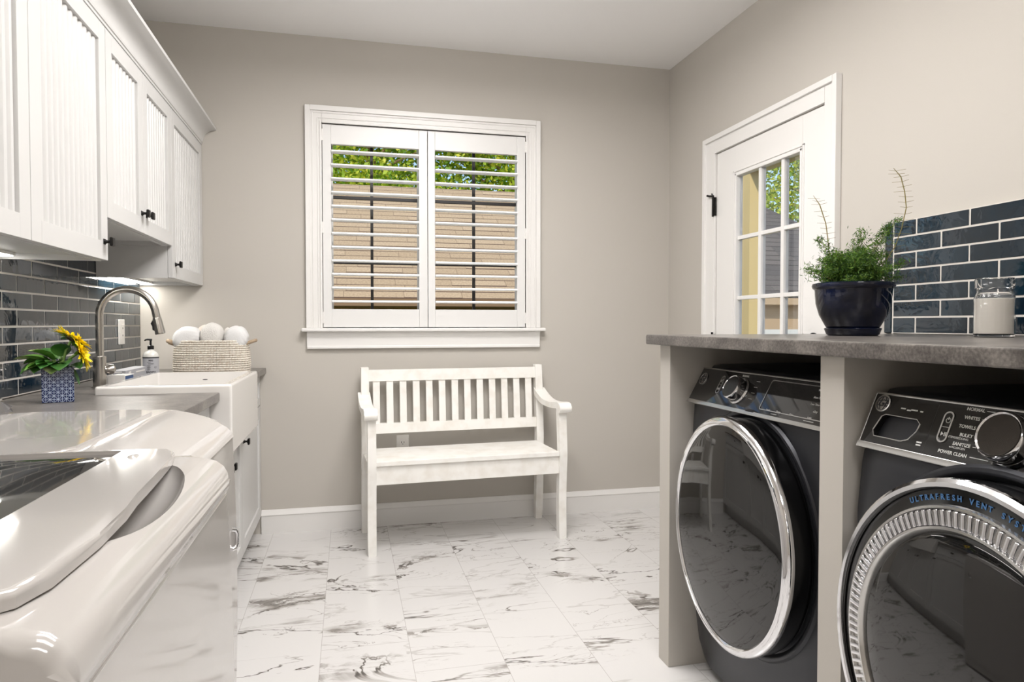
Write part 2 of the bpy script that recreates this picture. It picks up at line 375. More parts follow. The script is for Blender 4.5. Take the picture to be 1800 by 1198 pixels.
def text(s, size, depth=.0004, align='CENTER', bold=0, shear=0):
    cu = bpy.data.curves.new('t', 'FONT'); cu.body = s; cu.size = size; cu.extrude = depth/2; cu.align_x = align; cu.align_y = 'CENTER'
    cu.offset = bold; cu.shear = shear; cu.resolution_u = 3
    o = bpy.data.objects.new('t', cu); C.objects.link(o)
    me = bpy.data.meshes.new_from_object(o.evaluated_get(bpy.context.evaluated_depsgraph_get()))
    bpy.data.objects.remove(o); bpy.data.curves.remove(cu)
    bm = B(); bm.from_mesh(me); bpy.data.meshes.remove(me)
    return bm
def boolean(bmA, bmB):
    obs = []
    for b_ in (bmA, bmB):
        me = bpy.data.meshes.new('b'); bmesh.ops.recalc_face_normals(b_, faces=b_.faces); b_.to_mesh(me); b_.free()
        o = bpy.data.objects.new('b', me); C.objects.link(o); obs.append(o)
    md = obs[0].modifiers.new('b', 'BOOLEAN'); md.object = obs[1]; md.operation = 'DIFFERENCE'; md.solver = 'EXACT'
    me = bpy.data.meshes.new_from_object(obs[0].evaluated_get(bpy.context.evaluated_depsgraph_get()))
    bm = B(); bm.from_mesh(me); bpy.data.meshes.remove(me)
    for o in obs: bpy.data.objects.remove(o)
    return bm
def rrect(w_, h_, r, seg=6, cx=0, cy=0):
    out = []
    for sx, sy, a0 in ((1, 1, 0), (-1, 1, 90), (-1, -1, 180), (1, -1, 270)):
        for i in range(seg+1):
            a = R(a0 + 90*i/seg); out.append((cx+sx*(w_/2-r)+r*math.cos(a), cy+sy*(h_/2-r)+r*math.sin(a)))
    return out
def cards(name, P, S, m, parent, nrm=None, ar=.55, rng=None):
    """a cloud of small diamond leaves: P (n,3) centres, S (n,) sizes"""
    rng = rng or np.random.default_rng(1); n = len(P)
    a = rng.normal(size=(n, 3)); a /= np.linalg.norm(a, axis=1)[:, None]
    b = rng.normal(size=(n, 3)); b = np.cross(a, b); b /= np.linalg.norm(b, axis=1)[:, None]
    V = np.stack([P-a*S[:, None], P+b*S[:, None]*ar, P+a*S[:, None], P-b*S[:, None]*ar], 1).reshape(-1, 3)
    F = np.arange(4*n).reshape(n, 4)
    me = bpy.data.meshes.new(name); me.from_pydata(V.tolist(), [], F.tolist()); me.materials.append(M[m])
    o = bpy.data.objects.new(name, me); C.objects.link(o)
    if parent is not None:
        o.parent = parent
        if parent.name in OFF: o.location = tuple(-c for c in OFF[parent.name])
    return o

XL, XR, YB, YF, ZC = -1.074, 1.962, 3.954, -2.3, 2.74
ZL, ZR = .915, 1.118          # left and right worktop heights

# ------------------------------------------------------------------ the room
struct('floor', bb(XL-.15, XR+.15, YF-.15, YB+.15, -.1, 0), 'marble')
struct('ceiling', bb(XL-.15, XR+.15, YF-.15, YB+.15, ZC, ZC+.12), 'ceil')
struct('wall_left', bb(XL-.15, XL, YF-.15, YB+.15, 0, ZC), 'wall')
struct('wall_front', bb(XL, XR, YF-.15, YF, 0, ZC), 'wall')
WX0, WX1, WZ0, WZ1 = -.137, 1.029, 1.132, 2.264
bm = B()
box(bm, XL, WX0, YB, YB+.15, 0, ZC); box(bm, WX1, XR, YB, YB+.15, 0, ZC)
box(bm, WX0, WX1, YB, YB+.15, 0, WZ0); box(bm, WX0, WX1, YB, YB+.15, WZ1, ZC)
struct('wall_back', bm, 'wall')
DY0, DY1, DZ1 = 2.50, 3.378, 2.080
bm = B()
box(bm, XR, XR+.15, YF-.15, DY0, 0, ZC); box(bm, XR, XR+.15, DY1, YB+.15, 0, ZC); box(bm, XR, XR+.15, DY0, DY1, DZ1, ZC)
struct('wall_right', bm, 'wall')
# baseboards
def base_prof(d): return [(0, 0), (d*.8, 0), (d*.8, .098), (d, .101), (d, .106), (d*.75, .112), (d*.45, .124), (d*.3, .130), (0, .130)]
struct('baseboard_back', prism(B(), [(YB-a, b) for a, b in base_prof(.017)], -.47, XR, 'X'), 'trim')
struct('baseboard_right', prism(B(), [(XR-a, b) for a, b in base_prof(.017)], 3.50, YB-.017, 'Y'), 'trim')

# window casing, stool and apron
w1 = struct('window_1', (lambda b: (box(b, -.222, WX0, YB-.018, YB, WZ0, 2.352, .003), box(b, WX1, 1.114, YB-.018, YB, WZ0, 2.352, .003),
     box(b, WX0, WX1, YB-.018, YB, WZ1, 2.352, .002),
     box(b, -.226, -.198, YB-.028, YB, WZ0, 2.358, .004), box(b, 1.090, 1.118, YB-.028, YB, WZ0, 2.358, .004), box(b, -.198, 1.090, YB-.028, YB, 2.330, 2.358, .002),
     box(b, WX0-.012, WX0, YB-.024, YB, WZ0, WZ1+.012, .003), box(b, WX1, WX1+.012, YB-.024, YB, WZ0, WZ1+.012, .003), box(b, WX0, WX1, YB-.024, YB, WZ1, WZ1+.012, .003),
     *[box(b, *q) for x in (-.190, -.162) for q in ((x, x+.006, YB-.0215, YB-.01, WZ0, 2.322 if x < -.17 else 2.294, .0025), (.892-x, .898-x, YB-.0215, YB-.01, WZ0, 2.322 if x < -.17 else 2.294, .0025), (x+.006, .892-x, YB-.0215, YB-.01, 2.316 if x < -.17 else 2.288, 2.322 if x < -.17 else 2.294, .0025))], b)[-1])(B()), 'trim')
struct('window_sill', (lambda b: (box(b, -.250, 1.142, YB-.058, YB+.10, 1.112, 1.132, .006, 3), b)[-1])(B()), 'trim', w1)
prof = [(YB, 1.112), (YB-.034, 1.112), (YB-.034, 1.104), (YB-.026, 1.092), (YB-.020, 1.080), (YB-.018, 1.034), (YB-.024, 1.028), (YB-.024, 1.018), (YB, 1.018)]
struct('window_apron', prism(B(), prof, -.222, 1.114, 'X', .002, 1), 'trim', w1)
bm = B()     # jamb liner and white sash frame behind the shutters
box(bm, WX0, WX0+.012, YB, YB+.15, WZ0, WZ1); box(bm, WX1-.012, WX1, YB, YB+.15, WZ0, WZ1); box(bm, WX0+.012, WX1-.012, YB, YB+.15, WZ1-.012, WZ1)
struct('window_jamb', bm, 'trim', w1)
bm = B()
for x0, x1 in ((-.10, .42), (.465, 1.017)):
    box(bm, x0-.025, x0+.02, YB+.09, YB+.13, WZ0, WZ1-.012); box(bm, x1-.02, x1, YB+.09, YB+.13, WZ0, WZ1-.012)
    box(bm, x0+.02, x1-.02, YB+.09, YB+.13, WZ1-.05, WZ1-.012); box(bm, x0+.02, x1-.02, YB+.09, YB+.13, WZ0, WZ0+.05)
box(bm, .42, .465, YB+.085, YB+.14, WZ0, WZ1-.012)
struct('window_sash', bm, 'trim', w1)
bm = B()
for x0, x1, xm in ((-.08, .40, .137), (.485, .997, .737)):
    box(bm, xm-.008, xm+.008, YB+.098, YB+.118, WZ0+.05, WZ1-.05)
    for z, t in ((1.880, .009), (1.506, .006)): box(bm, x0, x1, YB+.099, YB+.117, z-t, z+t)
struct('window_muntins', bm, 'winblk', w1)

# shutters: two hinged panels with twelve louvres each
def shutter(label, x0, x1, l0, l1, hx, hs):
    t = thing('plantation_shutter', label, 'shutter', ((x0+x1)/2, YB-.004, WZ0+.003), 'white plantation shutters in the back window')
    y0, y1 = YB-.016, YB+.014
    for a, b in ((x0, l0), (l1, x1)):
        bm = bb(a, b, y0, y1, 1.136, 2.258, .0025)
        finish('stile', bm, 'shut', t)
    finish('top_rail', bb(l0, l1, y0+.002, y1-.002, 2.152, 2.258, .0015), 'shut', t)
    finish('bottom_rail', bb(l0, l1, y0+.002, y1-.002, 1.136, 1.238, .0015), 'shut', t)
    first = None
    for k in range(12):
        z = 2.113 - k*.0756
        if first is None:
            pts = [(.032*math.copysign(abs(math.cos(2*math.pi*i/20))**.6, math.cos(2*math.pi*i/20)), .0070*math.copysign(abs(math.sin(2*math.pi*i/20))**.7, math.sin(2*math.pi*i/20))) for i in range(20)]
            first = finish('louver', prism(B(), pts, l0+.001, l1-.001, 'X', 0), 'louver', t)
            base = first.location.copy(); o = first
        else: o = first.copy(); C.objects.link(o)
        o.location = base + Vector((0, YB-.001, z))
        o.rotation_euler = (0, 0, 0)
    for z in (2.20, 1.69, 1.19):
        finish('hinge', bb(hx-.005, hx+.005, y0-.004, y0+.001, z-.032, z+.032, .0015), 'trim', t)
    return t
shutter('left white plantation shutter panel with open louvers', -.134, .446, -.087, .398, -.134, 1)
shutter('right white plantation shutter panel with open louvers, nearer the door', .449, 1.026, .490, .976, 1.026, -1)

# door on the right wall
d1 = struct('door_1', (lambda b: (box(b, XR-.004, XR+.036, DY0+.003, 2.655, .005, DZ1-.003, .002), box(b, XR-.004, XR+.036, 3.195, DY1-.003, .005, DZ1-.003, .002),
     box(b, XR-.004, XR+.036, 2.655, 3.195, 1.935, DZ1-.003), box(b, XR-.004, XR+.036, 2.655, 3.195, .005, .36), b)[-1])(B()), 'trim')
bm = B()
for z in (.67, .98, 1.29, 1.60): box(bm, XR+.004, XR+.030, 2.655, 3.195, z-.010, z+.010, .003)
for y in (2.805, 2.985): box(bm, XR+.002, XR+.032, y-.012, y+.012, .36, 1.935, .003)
for a in ((2.655, 3.195, .36, .376), (2.655, 3.195, 1.919, 1.935), (2.655, 2.671, .36, 1.935), (3.179, 3.195, .36, 1.935)):
    box(bm, XR-.008, XR+.034, *a, .004)
for y0, y1, z0, z1 in ((2.640, 2.650, .345, 1.95), (3.200, 3.210, .345, 1.95), (2.640, 3.210, 1.94, 1.95)): box(bm, XR-.009, XR, y0, y1, z0, z1, .002)
struct('glazing_grille', bm, 'trim', d1)
struct('door_glass', bb(XR+.015, XR+.018, 2.66, 3.19, .37, 1.93), 'glass', d1)
bm = B()
box(bm, XR-.018, XR, 2.415, DY0-.002, 0, 2.172, .003); box(bm, XR-.018, XR, DY1+.002, 3.490, 0, 2.172, .003); box(bm, XR-.018, XR, DY0-.002, DY1+.002, DZ1+.002, 2.172)
box(bm, XR-.030, XR, 2.413, 2.440, 0, 2.176, .004); box(bm, XR-.030, XR, 3.466, 3.492, 0, 2.176, .004); box(bm, XR-.030, XR, 2.440, 3.466, 2.150, 2.176, .003)
struct('door_casing', bm, 'trim', d1)
for k, z in enumerate((1.80, 1.055, .26)):
    bm = bb(XR-.020, XR-.006, DY1-.004, DY1+.022, z-.055, z+.045, .002)
    tube(bm, [(XR-.024, DY1+.004, z-.06), (XR-.024, DY1+.004, z+.055)], .006, 10)
    if k == 0: tube(bm, [(XR-.026, DY1+.004, z+.050), (XR-.030, DY1+.030, z+.054), (XR-.034, DY1+.048, z+.060)], .006, 8); tube(bm, [(XR-.026, DY1, z+.05), (XR-.05, DY1-.03, z+.055)], .004, 8)
    struct('door_hinge', bm, 'blk', d1)
kn = lathe(B(), [(.0, 0), (.034, 0), (.034, .006), (.012, .012), (.012, .035), (.026, .042), (.030, .055), (.024, .068), (0, .071)], 28, frame((XR-.004, 2.565, 1.083), (0, -1, 0), (0, 0, 1), (-1, 0, 0)))
struct('door_knob', kn, 'blk', d1)

# wall tiles -------------------------------------------------------
def tiles(name, X, sgn, y0, y1, z0, rows, L, H, j0, j1, notch=None, label=None, ztop=None):
    bm = B(); g = .0029; X += sgn*.0008
    box(bm, min(X, X+sgn*.0088), max(X, X+sgn*.0088), y0, y1, z0, (ztop or z0+rows*H), 0, mi=1)
    rnd = random.Random(5)
    for k in range(rows):
        j = (j0, j1)[k % 2]; y = j
        while y > y0: y -= L
        while y < y1:
            a, b = max(y, y0)+g, min(y+L, y1)-g
            if b-a > .012:
                d = .0105+rnd.uniform(-.0005, .0005); za, zb = z0+k*H+g, z0+(k+1)*H-g
                n0 = len(bm.verts)
                box(bm, min(X, X+sgn*d), max(X, X+sgn*d), a, b, za, zb, .0022, 2)
                bm.verts.ensure_lookup_table()
                ta, tb = rnd.uniform(-.004, .004), rnd.uniform(-.006, .006)
                for v in list(bm.verts)[n0:]:
                    if abs(v.co.x-X) > .004: v.co.x += (v.co.y-(a+b)/2)*ta + (v.co.z-(za+zb)/2)*tb
            y += L
    return bm
bm = tiles('backsplash', XL, 1, 1.2, YB-.003, ZL+.004, 10, .213, .0568, 2.576, 2.476)
info(finish('tile_backsplash', bm, ['tile', 'grout']), 'dark glazed brick-shaped tiles above the left worktop behind the faucet', 'backsplash')
bm = tiles('backsplash', XR, -1, .35, 2.121, ZR+.003, 7, .2125, .0582, 2.018-.2125*9, 1.914-.2125*9)
zt = ZR+.003+7*.0582
box(bm, XR-.012, XR-.0008, 2.125, 2.163, ZR+.003, zt-.002, .005, 3)     # bullnose end pieces
box(bm, XR-.0088, XR-.0008, 2.119, 2.127, ZR+.001, zt, 0, mi=1)
info(finish('tile_backsplash', bm, ['tile', 'grout']), 'low panel of dark blue glazed tiles behind the candle jar', 'backsplash')

# ------------------------------------------------------------------ upper cabinets on the left
def knob(parent, O, n=(1, 0, 0), label=None):
    bm = B(); F = frame(O, (0, 1, 0), (0, 0, 1), n)
    b2 = B(); box(b2, -.009, .009, -.009, .009, 0, .003, .001)
    lathe(b2, [(.0085, .003), (.0050, .009), (.0045, .014), (.009, .020)], 12)
    box(b2, -.0145, .0145, -.0145, .0145, .019, .029, .004, 3)
    join(bm, b2, F); return finish('knob', bm, 'blk', parent)
def panel_door(parent, X, y0, y1, z0, z1, bead=True, st=.058, name='door', kn=None):
    """framed door in a plane X facing +X with a recessed beadboard panel"""
    bm = B(); t = .020
    box(bm, X-t, X, y0, y0+st, z0, z1, .0015); box(bm, X-t, X, y1-st, y1, z0, z1, .0015)
    box(bm, X-t, X, y0+st, y1-st, z0, z0+st, .0008); box(bm, X-t, X, y0+st, y1-st, z1-st, z1, .0008)
    if bead:
        a, b = y0+st, y1-st; n = max(3, round((b-a)/.036)); p = (b-a)/n
        pts = [(X-t+.001, a), ]
        out = []
        for i in range(n):
            s = a+i*p
            out += [(X-.0150, s), (X-.0150, s+p*.36), (X-.0118, s+p*.42), (X-.0085, s+p*.50), (X-.0078, s+p*.68), (X-.0085, s+p*.86), (X-.0118, s+p*.94)]
        out = [(X-.018, a)] + out + [(X-.0125, b), (X-.018, b)]
        prism(bm, out, z0+st-.001, z1-st+.001, 'Z')
    else:
        box(bm, X-t, X-.009, y0+st-.002, y1-st+.002, z0+st-.002, z1-st+.002)
    d = finish(name, bm, 'cab', parent, sharp=30)
    if kn: knob(d, (X-.0005, kn[0], kn[1]))
    return d
UF = -.755
def upper(label, y0, y1, z0, doors):
    t = thing('wall_cabinet', label, 'cabinet', ((XL+UF)/2, (y0+y1)/2, z0), 'white wall cabinets along the left wall')
    bm = B(); x0, x1 = XL+.013, UF-.021
    zt = 2.110
    box(bm, x0, x1, y0+.0005, y0+.018, z0, zt); box(bm, x0, x1, y1-.018, y1-.0005, z0, zt); box(bm, x0, x1, y0+.018, y1-.018, z0+.018, z0+.036)
    box(bm, x0, x1, y0+.018, y1-.018, zt-.018, zt); box(bm, x0, x0+.01, y0+.018, y1-.018, z0+.036, zt-.018)
    box(bm, x1-.018, x1, y0+.018, y1-.018, z0, z0+.018)
    finish('carcass', bm, 'cab', t)
    for (a, b, ky, kz) in doors: panel_door(t, UF, a+.0015, b-.0015, z0+.002, 2.108, kn=(ky, kz))
    return t
upper('nearest white wall cabinet with two beadboard doors, above the tiles', 1.370, 2.4635, 1.358, [(1.370, 1.912, 1.402, 1.415), (1.912, 2.4635, 2.428, 1.417)])
upper('shorter raised white wall cabinet with two doors above the sink', 2.4645, 3.300, 1.498, [(2.4645, 2.872, 2.842, 1.572), (2.872, 3.300, 2.904, 1.572)])
upper('single-door white wall cabinet in the far corner by the back wall', 3.3015, 3.950, 1.358, [(3.3015, 3.950, 3.350, 1.422)])
bm = B()
prof = [(XL+.004, 2.1105), (UF+.002, 2.1105), (UF+.002, 2.119), (UF+.006, 2.121), (UF+.006, 2.126)]
for i in range(11):
    a = R(90*i/10); prof.append((UF+.008 + .060*(1-math.cos(a)), 2.130 + .058*math.sin(a)))
prof += [(UF+.074, 2.190), (UF+.074, 2.204), (XL+.004, 2.204)]
info(finish('crown_moulding', prism(B(), prof, 1.2, 3.952, 'Y'), 'cab'), 'white curved crown moulding running along the tops of the wall cabinets', 'moulding')
# under-cabinet light strips
for (a, b, z, lb) in ((1.45, 2.42, 1.376, 'slim light strip under the nearest wall cabinet'), (3.34, 3.93, 1.376, 'slim lit strip under the far corner wall cabinet')):
    t = thing('under_cabinet_light', lb, 'light', (XL+.06, (a+b)/2, z), 'under-cabinet light strips')
    finish('housing', bb(XL+.020, XL+.075, a, b, z-.010, z, .002), 'trim', t)
    finish('diffuser', bb(XL+.026, XL+.069, a+.006, b-.006, z-.013, z-.010), 'led', t)
    ld = bpy.data.lights.new('strip_light', 'AREA'); ld.shape = 'RECTANGLE'; ld.size = .04; ld.size_y = b-a-.02; ld.energy = (.8 if a > 3 else 1.0); ld.color = (1, .95, .86)
    lo = bpy.data.objects.new('strip_light', ld); C.objects.link(lo); lo.location = (XL+.048, (a+b)/2, z-.016)

# added fill light panels (out of the frame, above and behind the camera)
for i, (lx, ly, lp) in enumerate(FILL_LIGHTS):
    t = thing('ceiling_panel_light', ['flush rectangular ceiling light panel above the near white washing machine', 'flush rectangular ceiling light panel behind the camera', 'flush rectangular ceiling light panel above the middle of the room', 'flush rectangular ceiling light panel nearest the bench'][i], 'ceiling light', (lx, ly, 2.74), 'ceiling light panels')
    bm = B()
    for a in ((-.48, -.45, -.28, .28), (.45, .48, -.28, .28), (-.45, .45, -.28, -.25), (-.45, .45, .25, .28)): box(bm, lx+a[0], lx+a[1], ly+a[2], ly+a[3], 2.702, 2.74, .003)
    finish('frame', bm, 'trim', t)
    finish('diffuser', bb(lx-.44, lx+.44, ly-.24, ly+.24, 2.60, 2.715, .01), 'lampglow', t)

# ------------------------------------------------------------------ base cabinets, worktop, sink
BF = -.471
def base(label, y0, y1, fronts, ztop=.884, notch=None):
    t = thing('base_cabinet', label, 'cabinet', ((XL+BF)/2, (y0+y1)/2, 0), 'white base cabinets along the left wall')
    x0, x1 = XL+.002, BF-.021
    bm = bb(x0, x1, y0+.0005, y1-.0005, .095, ztop)
    box(bm, x0, x1-.05, y0+.001, y1-.001, 0, .0945)
    finish('carcass', bm, 'cab', t)
    for f in fronts:
        if f[0] == 'door': panel_door(t, BF, f[1]+.0015, f[2]-.0015, f[3], f[4], bead=False, kn=f[5], st=.062)
        else: panel_door(t, BF, f[1]+.0015, f[2]-.0015, f[3], f[4], bead=False, st=.040, name='drawer', kn=f[5])
    return t
base('white base cabinet with drawer and door beside the white dryer', 1.96, 2.550, [('drawer', 1.96, 2.55, .712, .880, (2.255, .795)), ('door', 1.96, 2.55, .100, .706, (2.50, .61))])
base('white sink base cabinet with two doors under the apron sink', 2.5515, 3.2785, [('door', 2.5515, 2.915, .100, .688, (2.880, .575)), ('door', 2.915, 3.2785, .100, .688, (2.950, .575))], .690)
base('far white base cabinet with one drawer and door in the corner', 3.280, 3.951, [('drawer', 3.280, 3.951, .712, .880, (3.60, .795)), ('door', 3.280, 3.951, .100, .706, (3.325, .615))])

SX0, SX1, SY0, SY1, SZ = -.835, -.400, 2.562, 3.268, .943
bm = B(); CF = -.440
def slab(bm, x0, x1, y0, y1): box(bm, x0, x1, y0, y1, .885, ZL)
slab(bm, XL+.001, CF-.004, 1.95, SY0-.002); slab(bm, XL+.001, SX0-.002, SY0-.002, SY1+.002); slab(bm, XL+.001, CF-.004, SY1+.002, YB-.001)
for (a, b) in ((1.95, SY0-.002), (SY1+.002, YB-.001)): prism(bm, [(CF-.004, .885), (CF-.002, .8845), (CF, .888), (CF, .911), (CF-.002, ZL-.0003), (CF-.004, ZL)], a, b, 'Y')
info(finish('worktop', bm, 'stone'), 'grey stone-look worktop around the white apron sink', 'worktop')

# apron sink: outer shell with basin
t = thing('apron_sink', 'white apron-front sink set in the grey worktop under the window side', 'sink', ((SX0+SX1)/2, (SY0+SY1)/2, .692))
outer = bb(SX0, SX1, SY0, SY1, .693, SZ, .009, 7)
inner = B()
prism(inner, [(SX0+.03, SZ+.02), (SX1-.032, SZ+.02), (SX1-.034, .76), (SX1-.06, .735), (SX0+.06, .735), (SX0+.032, .76)], SY0+.028, SY1-.028, 'Y')
bmesh.ops.bevel(inner, geom=[e for e in inner.edges], offset=.008, segments=3, profile=.5, affect='EDGES')
finish('basin', boolean(outer, inner), 'sink', t, smooth=False)
finish('drain', lathe(B(), [(0, 0), (.045, 0), (.045, .003), (.03, .004), (0, .002)], 24, Matrix.Translation((-.62, 2.915, .7352))), 'steel', t)
finish('maker_mark', prism(B(), [(.011*math.cos(a), .0022*math.sin(a)) for a in np.linspace(0, 2*math.pi, 17)[:-1]], 0, .0012, 'Z'), 'ink', t)
mk = bpy.data.objects['maker_mark']; mk.location = mk.location + Vector((-.615, SY1-.028, .910)); mk.rotation_euler = (R(90), 0, 0)

# faucet
t = thing('faucet', 'brushed nickel gooseneck faucet with pull-down sprayer behind the sink', 'faucet', (-.918, 2.88, ZL))
bm = lathe(B(), [(0, 0), (.027, 0), (.027, .003), (.0225, .005), (.0225, .116), (.0215, .118), (0, .118)], 32, Matrix.Translation((-.918, 2.88, ZL)))
finish('base', bm, 'steel', t)
pts = [(-.9165, 2.88, ZL+.115), (-.9165, 2.88, 1.10), (-.9165, 2.88, 1.186)]
cxx, czz, rr = -.8185, 1.186, .098
for i in range(1, 17):
    a = R(180 - i*10.4); pts.append((cxx+rr*math.cos(a), 2.88, czz+rr*math.sin(a)*1.03))
pts.append((pts[-1][0]+.0055, 2.88, pts[-1][2]-.028))
finish('spout', tube(B(), pts, .0138, 20), 'steel', t)
d = (Vector(pts[-1])-Vector(pts[-2])).normalized(); p0 = Vector(pts[-1])
bm = tube(B(), [p0, p0+d*.002, p0+d*.003, p0+d*.007, p0+d*.063, p0+d*.067], [.0138, .0138, .0150, .0156, .0188, .0178], 24)
sp = finish('spray_head', bm, 'steel', t)
n_ = Vector((-d.z, 0, d.x)); n_ = -n_ if n_.x > 0 else n_
bm = tube(B(), [p0+d*.012+n_*.013, p0+d*.022+n_*.021, p0+d*.032+n_*.019, p0+d*.044+n_*.0195, p0+d*.050+n_*.014], [.005, .0055, .004, .0055, .004], 10)
finish('spray_button', bm, 'blkpl', sp)
bm = tube(B(), [(-.902, 2.885, .982), (-.888, 2.892, .982), (-.876, 2.898, .982), (-.869, 2.901, .982)], [.014, .020, .018, .008], 18)
finish('handle', bm, 'steel', t)

# outlet covers
t = thing('wall_outlet', 'white outlet on the dark tiles behind the faucet', 'outlet', (XL+.012, 3.62, 1.117))
finish('cover_plate', bb(XL+.0115, XL+.021, 3.583, 3.657, 1.057, 1.177, .003), 'plate', t)
finish('socket_face', bb(XL+.0212, XL+.0235, 3.603, 3.637, 1.083, 1.151, .0012), 'plate', t)
for z in (1.100, 1.134):
    for y in (3.613, 3.625): finish('socket_slot', bb(XL+.0235, XL+.0239, y-.0012, y+.0012, z-.004, z+.004), 'slot', t)
t = thing('wall_outlet', 'white outlet on the beige back wall seen through the bench', 'outlet', (.30, YB, .46))
finish('cover_plate', bb(.266, .336, YB-.006, YB, .400, .517, .002), 'plate', t)
fc = finish('socket_face', bb(.283, .319, YB-.0085, YB-.006, .424, .493, .001), 'plate', t)
for z in (.441, .476):
    for x in (.294, .308): finish('socket_slot', bb(x-.0014, x+.0014, YB-.0090, YB-.0085, z-.005, z+.005), 'slot', t)
    finish('ground_hole', tube(B(), [(.301, YB-.0085, z-.010), (.301, YB-.0090, z-.010)], .0025, 8), 'slot', t)

# flower vase
vx, vy = -.872, 2.372
t = thing('flower_vase', 'small square blue patterned vase holding sunflowers and leaves', 'vase', (vx, vy, ZL), local=True, rotz=R(20))
outer = bb(-.042, .042, -.030, .030, 0, .108, .003, 2)
inner = bb(-.037, .037, -.025, .025, .008, .13)
finish('vase_body', boolean(outer, inner), 'vase', t)
fl = thing('flower_bunch', 'bunch of yellow sunflowers and variegated green leaves in the blue vase', 'flowers', (vx, vy, ZL+.01), local=True)
bm = B()
def leafgeo(bm, O, dirv, L, W, curl=.25, upv=(0, 0, 1)):
    d = Vector(dirv).normalized(); s = d.cross(Vector(upv)).normalized(); n = s.cross(d).normalized(); O = Vector(O)
    K = 7; rows = []
    for i in range(K+1):
        u = i/K; wv = W*math.sin(math.pi*min(1, u*.93+.05))**.62*(1-.2*u); c = O + d*L*u - n*curl*L*u*u
        if i == K: wv = 0.0005
        rows.append([bm.verts.new(c - s*wv + n*wv*.35), bm.verts.new(c - s*wv*.5 + n*wv*.12), bm.verts.new(c), bm.verts.new(c + s*wv*.5 + n*wv*.12), bm.verts.new(c + s*wv + n*wv*.35)])
    for a, b in zip(rows, rows[1:]):
        for k in range(4): bm.faces.new((a[k], a[k+1], b[k+1], b[k]))
stems = B()
LV = [((-.03, -.012, .108), (-.75, -.62, -.05), .055, .026, .35, 0), ((.0, -.03, .104), (.15, -.95, -.15), .045, .022, .5, 0), ((-.03, 0, .118), (-.95, -.1, .02), .07, .028, .2, 1), ((-.02, -.01, .115), (-1, -.2, .25), .105, .030, .15, 0), ((-.02, 0, .11), (-.9, -.5, -.12), .095, .034, .3, 1), ((-.01, 0, .12), (-.6, -.3, .75), .07, .022, .3, 0),
      ((-.005, -.02, .105), (-.65, -.6, .15), .085, .027, .35, 0), ((-.01, .01, .12), (-.3, .6, .8), .075, .028, .4, 1), ((0, -.02, .11), (-.2, -.9, .25), .07, .028, .5, 1),
      ((.01, -.02, .11), (.3, -.8, .2), .065, .026, .6, 1), ((.03, -.01, .10), (.7, -.5, .3), .06, .022, .5, 1), ((.035, .0, .10), (.45, -.1, -.9), .075, .007, .05, 1),
      ((.0, .02, .12), (-.7, .5, .4), .09, .026, .3, 1), ((-.02, -.02, .108), (-.4, -.9, -.1), .06, .026, .4, 1), ((.01, 0, .13), (.1, -.3, .9), .06, .02, .5, 1), ((-.01, -.01, .12), (-.5, -.4, .55), .08, .024, .3, 0)]
for k, (O, dv, L, W, cu, mi) in enumerate(LV):
    b2 = B(); leafgeo(b2, O, dv, L*.86, W*1.5, cu); finish('leaf', b2, ('leaf', 'leaf2')[mi], fl)
    tube(stems, [(O[0]*.4, O[1]*.4, .0), (O[0]*.8, O[1]*.8, O[2]*.7), O], .0022, 6)
def sunflower(O, nrm, rad, stemfrom):
    n = Vector(nrm).normalized(); u = n.cross(Vector((0, 0, 1))).normalized(); v = n.cross(u); F = frame(O, u, v, n)
    b2 = B(); lathe(b2, [(0, .004), (rad*.25, .005), (rad*.36, .002), (rad*.38, -.004), (0, -.008)], 20); h = finish('flower_centre', xf(b2, F), 'sfc', fl)
    rnd = random.Random(3); b2 = B()
    for ring, (cnt, ln, up) in enumerate(((22, 1.0, .12), (20, .85, .35), (14, .62, .6))):
        for i in range(cnt):
            a = 2*math.pi*(i+.5*ring)/cnt + rnd.uniform(-.08, .08); dd = Vector((math.cos(a), math.sin(a), up+rnd.uniform(-.15, .15)))
            leafgeo(b2, Vector((math.cos(a), math.sin(a), 0))*rad*.30, dd, rad*.74*ln*rnd.uniform(.9, 1.1), rad*.115, rnd.uniform(-.15, .25), (0, 0, 1))
    finish('petals', xf(b2, F), 'yell', fl)
    b2 = B()
    for i in range(14):
        a = 2*math.pi*i/14; leafgeo(b2, Vector((math.cos(a), math.sin(a), -.2))*rad*.2, (math.cos(a), math.sin(a), -.10+.3*(i % 2)), rad*.62, rad*.12, .2)
    finish('sepals', xf(b2, F), 'leaf2', fl)
    tube(stems, [(stemfrom[0], stemfrom[1], .0), (stemfrom[0], stemfrom[1], .09), Vector(O)-n*.03+Vector((0, 0, -.01)), Vector(O)-n*.006], .004, 8)
sunflower((.040, .004, .182), (.50, .30, .80), .058, (.01, .0))
sunflower((.066, -.008, .143), (.88, .22, .30), .060, (.02, -.005))
finish('stems', stems, 'stem', fl)

# soap bottle
t = thing('soap_bottle', 'soap pump bottle with black pump and grey label beside the basket', 'soap bottle', (-.884, 3.44, ZL), local=True)
finish('bottle', lathe(B(), [(0, 0), (.031, 0), (.0335, .004), (.0335, .092), (.032, .102), (.024, .112), (.014, .118), (.0125, .124), (0, .124)], 36), 'soapb', t)
lb = finish('label_wrap', lathe(B(), [(.0337, .012), (.0340, .0125), (.0340, .088), (.0337, .0885)], 48, cap0=False, cap1=False), 'label', t)
lb['label'] = 'grey printed paper label'
bm = B(); lathe(bm, [(.0341, .0830), (.0343, .0832), (.0343, .0885), (.0341, .0888)], 48, cap0=False, cap1=False)
def wrap(bmt, rad, ang0, z0):
    for v in bmt.verts:
        a = ang0 + v.co.x/rad; r_ = rad+v.co.z; y = v.co.y
        v.co = (r_*math.cos(a), r_*math.sin(a), z0+y)
    return bmt
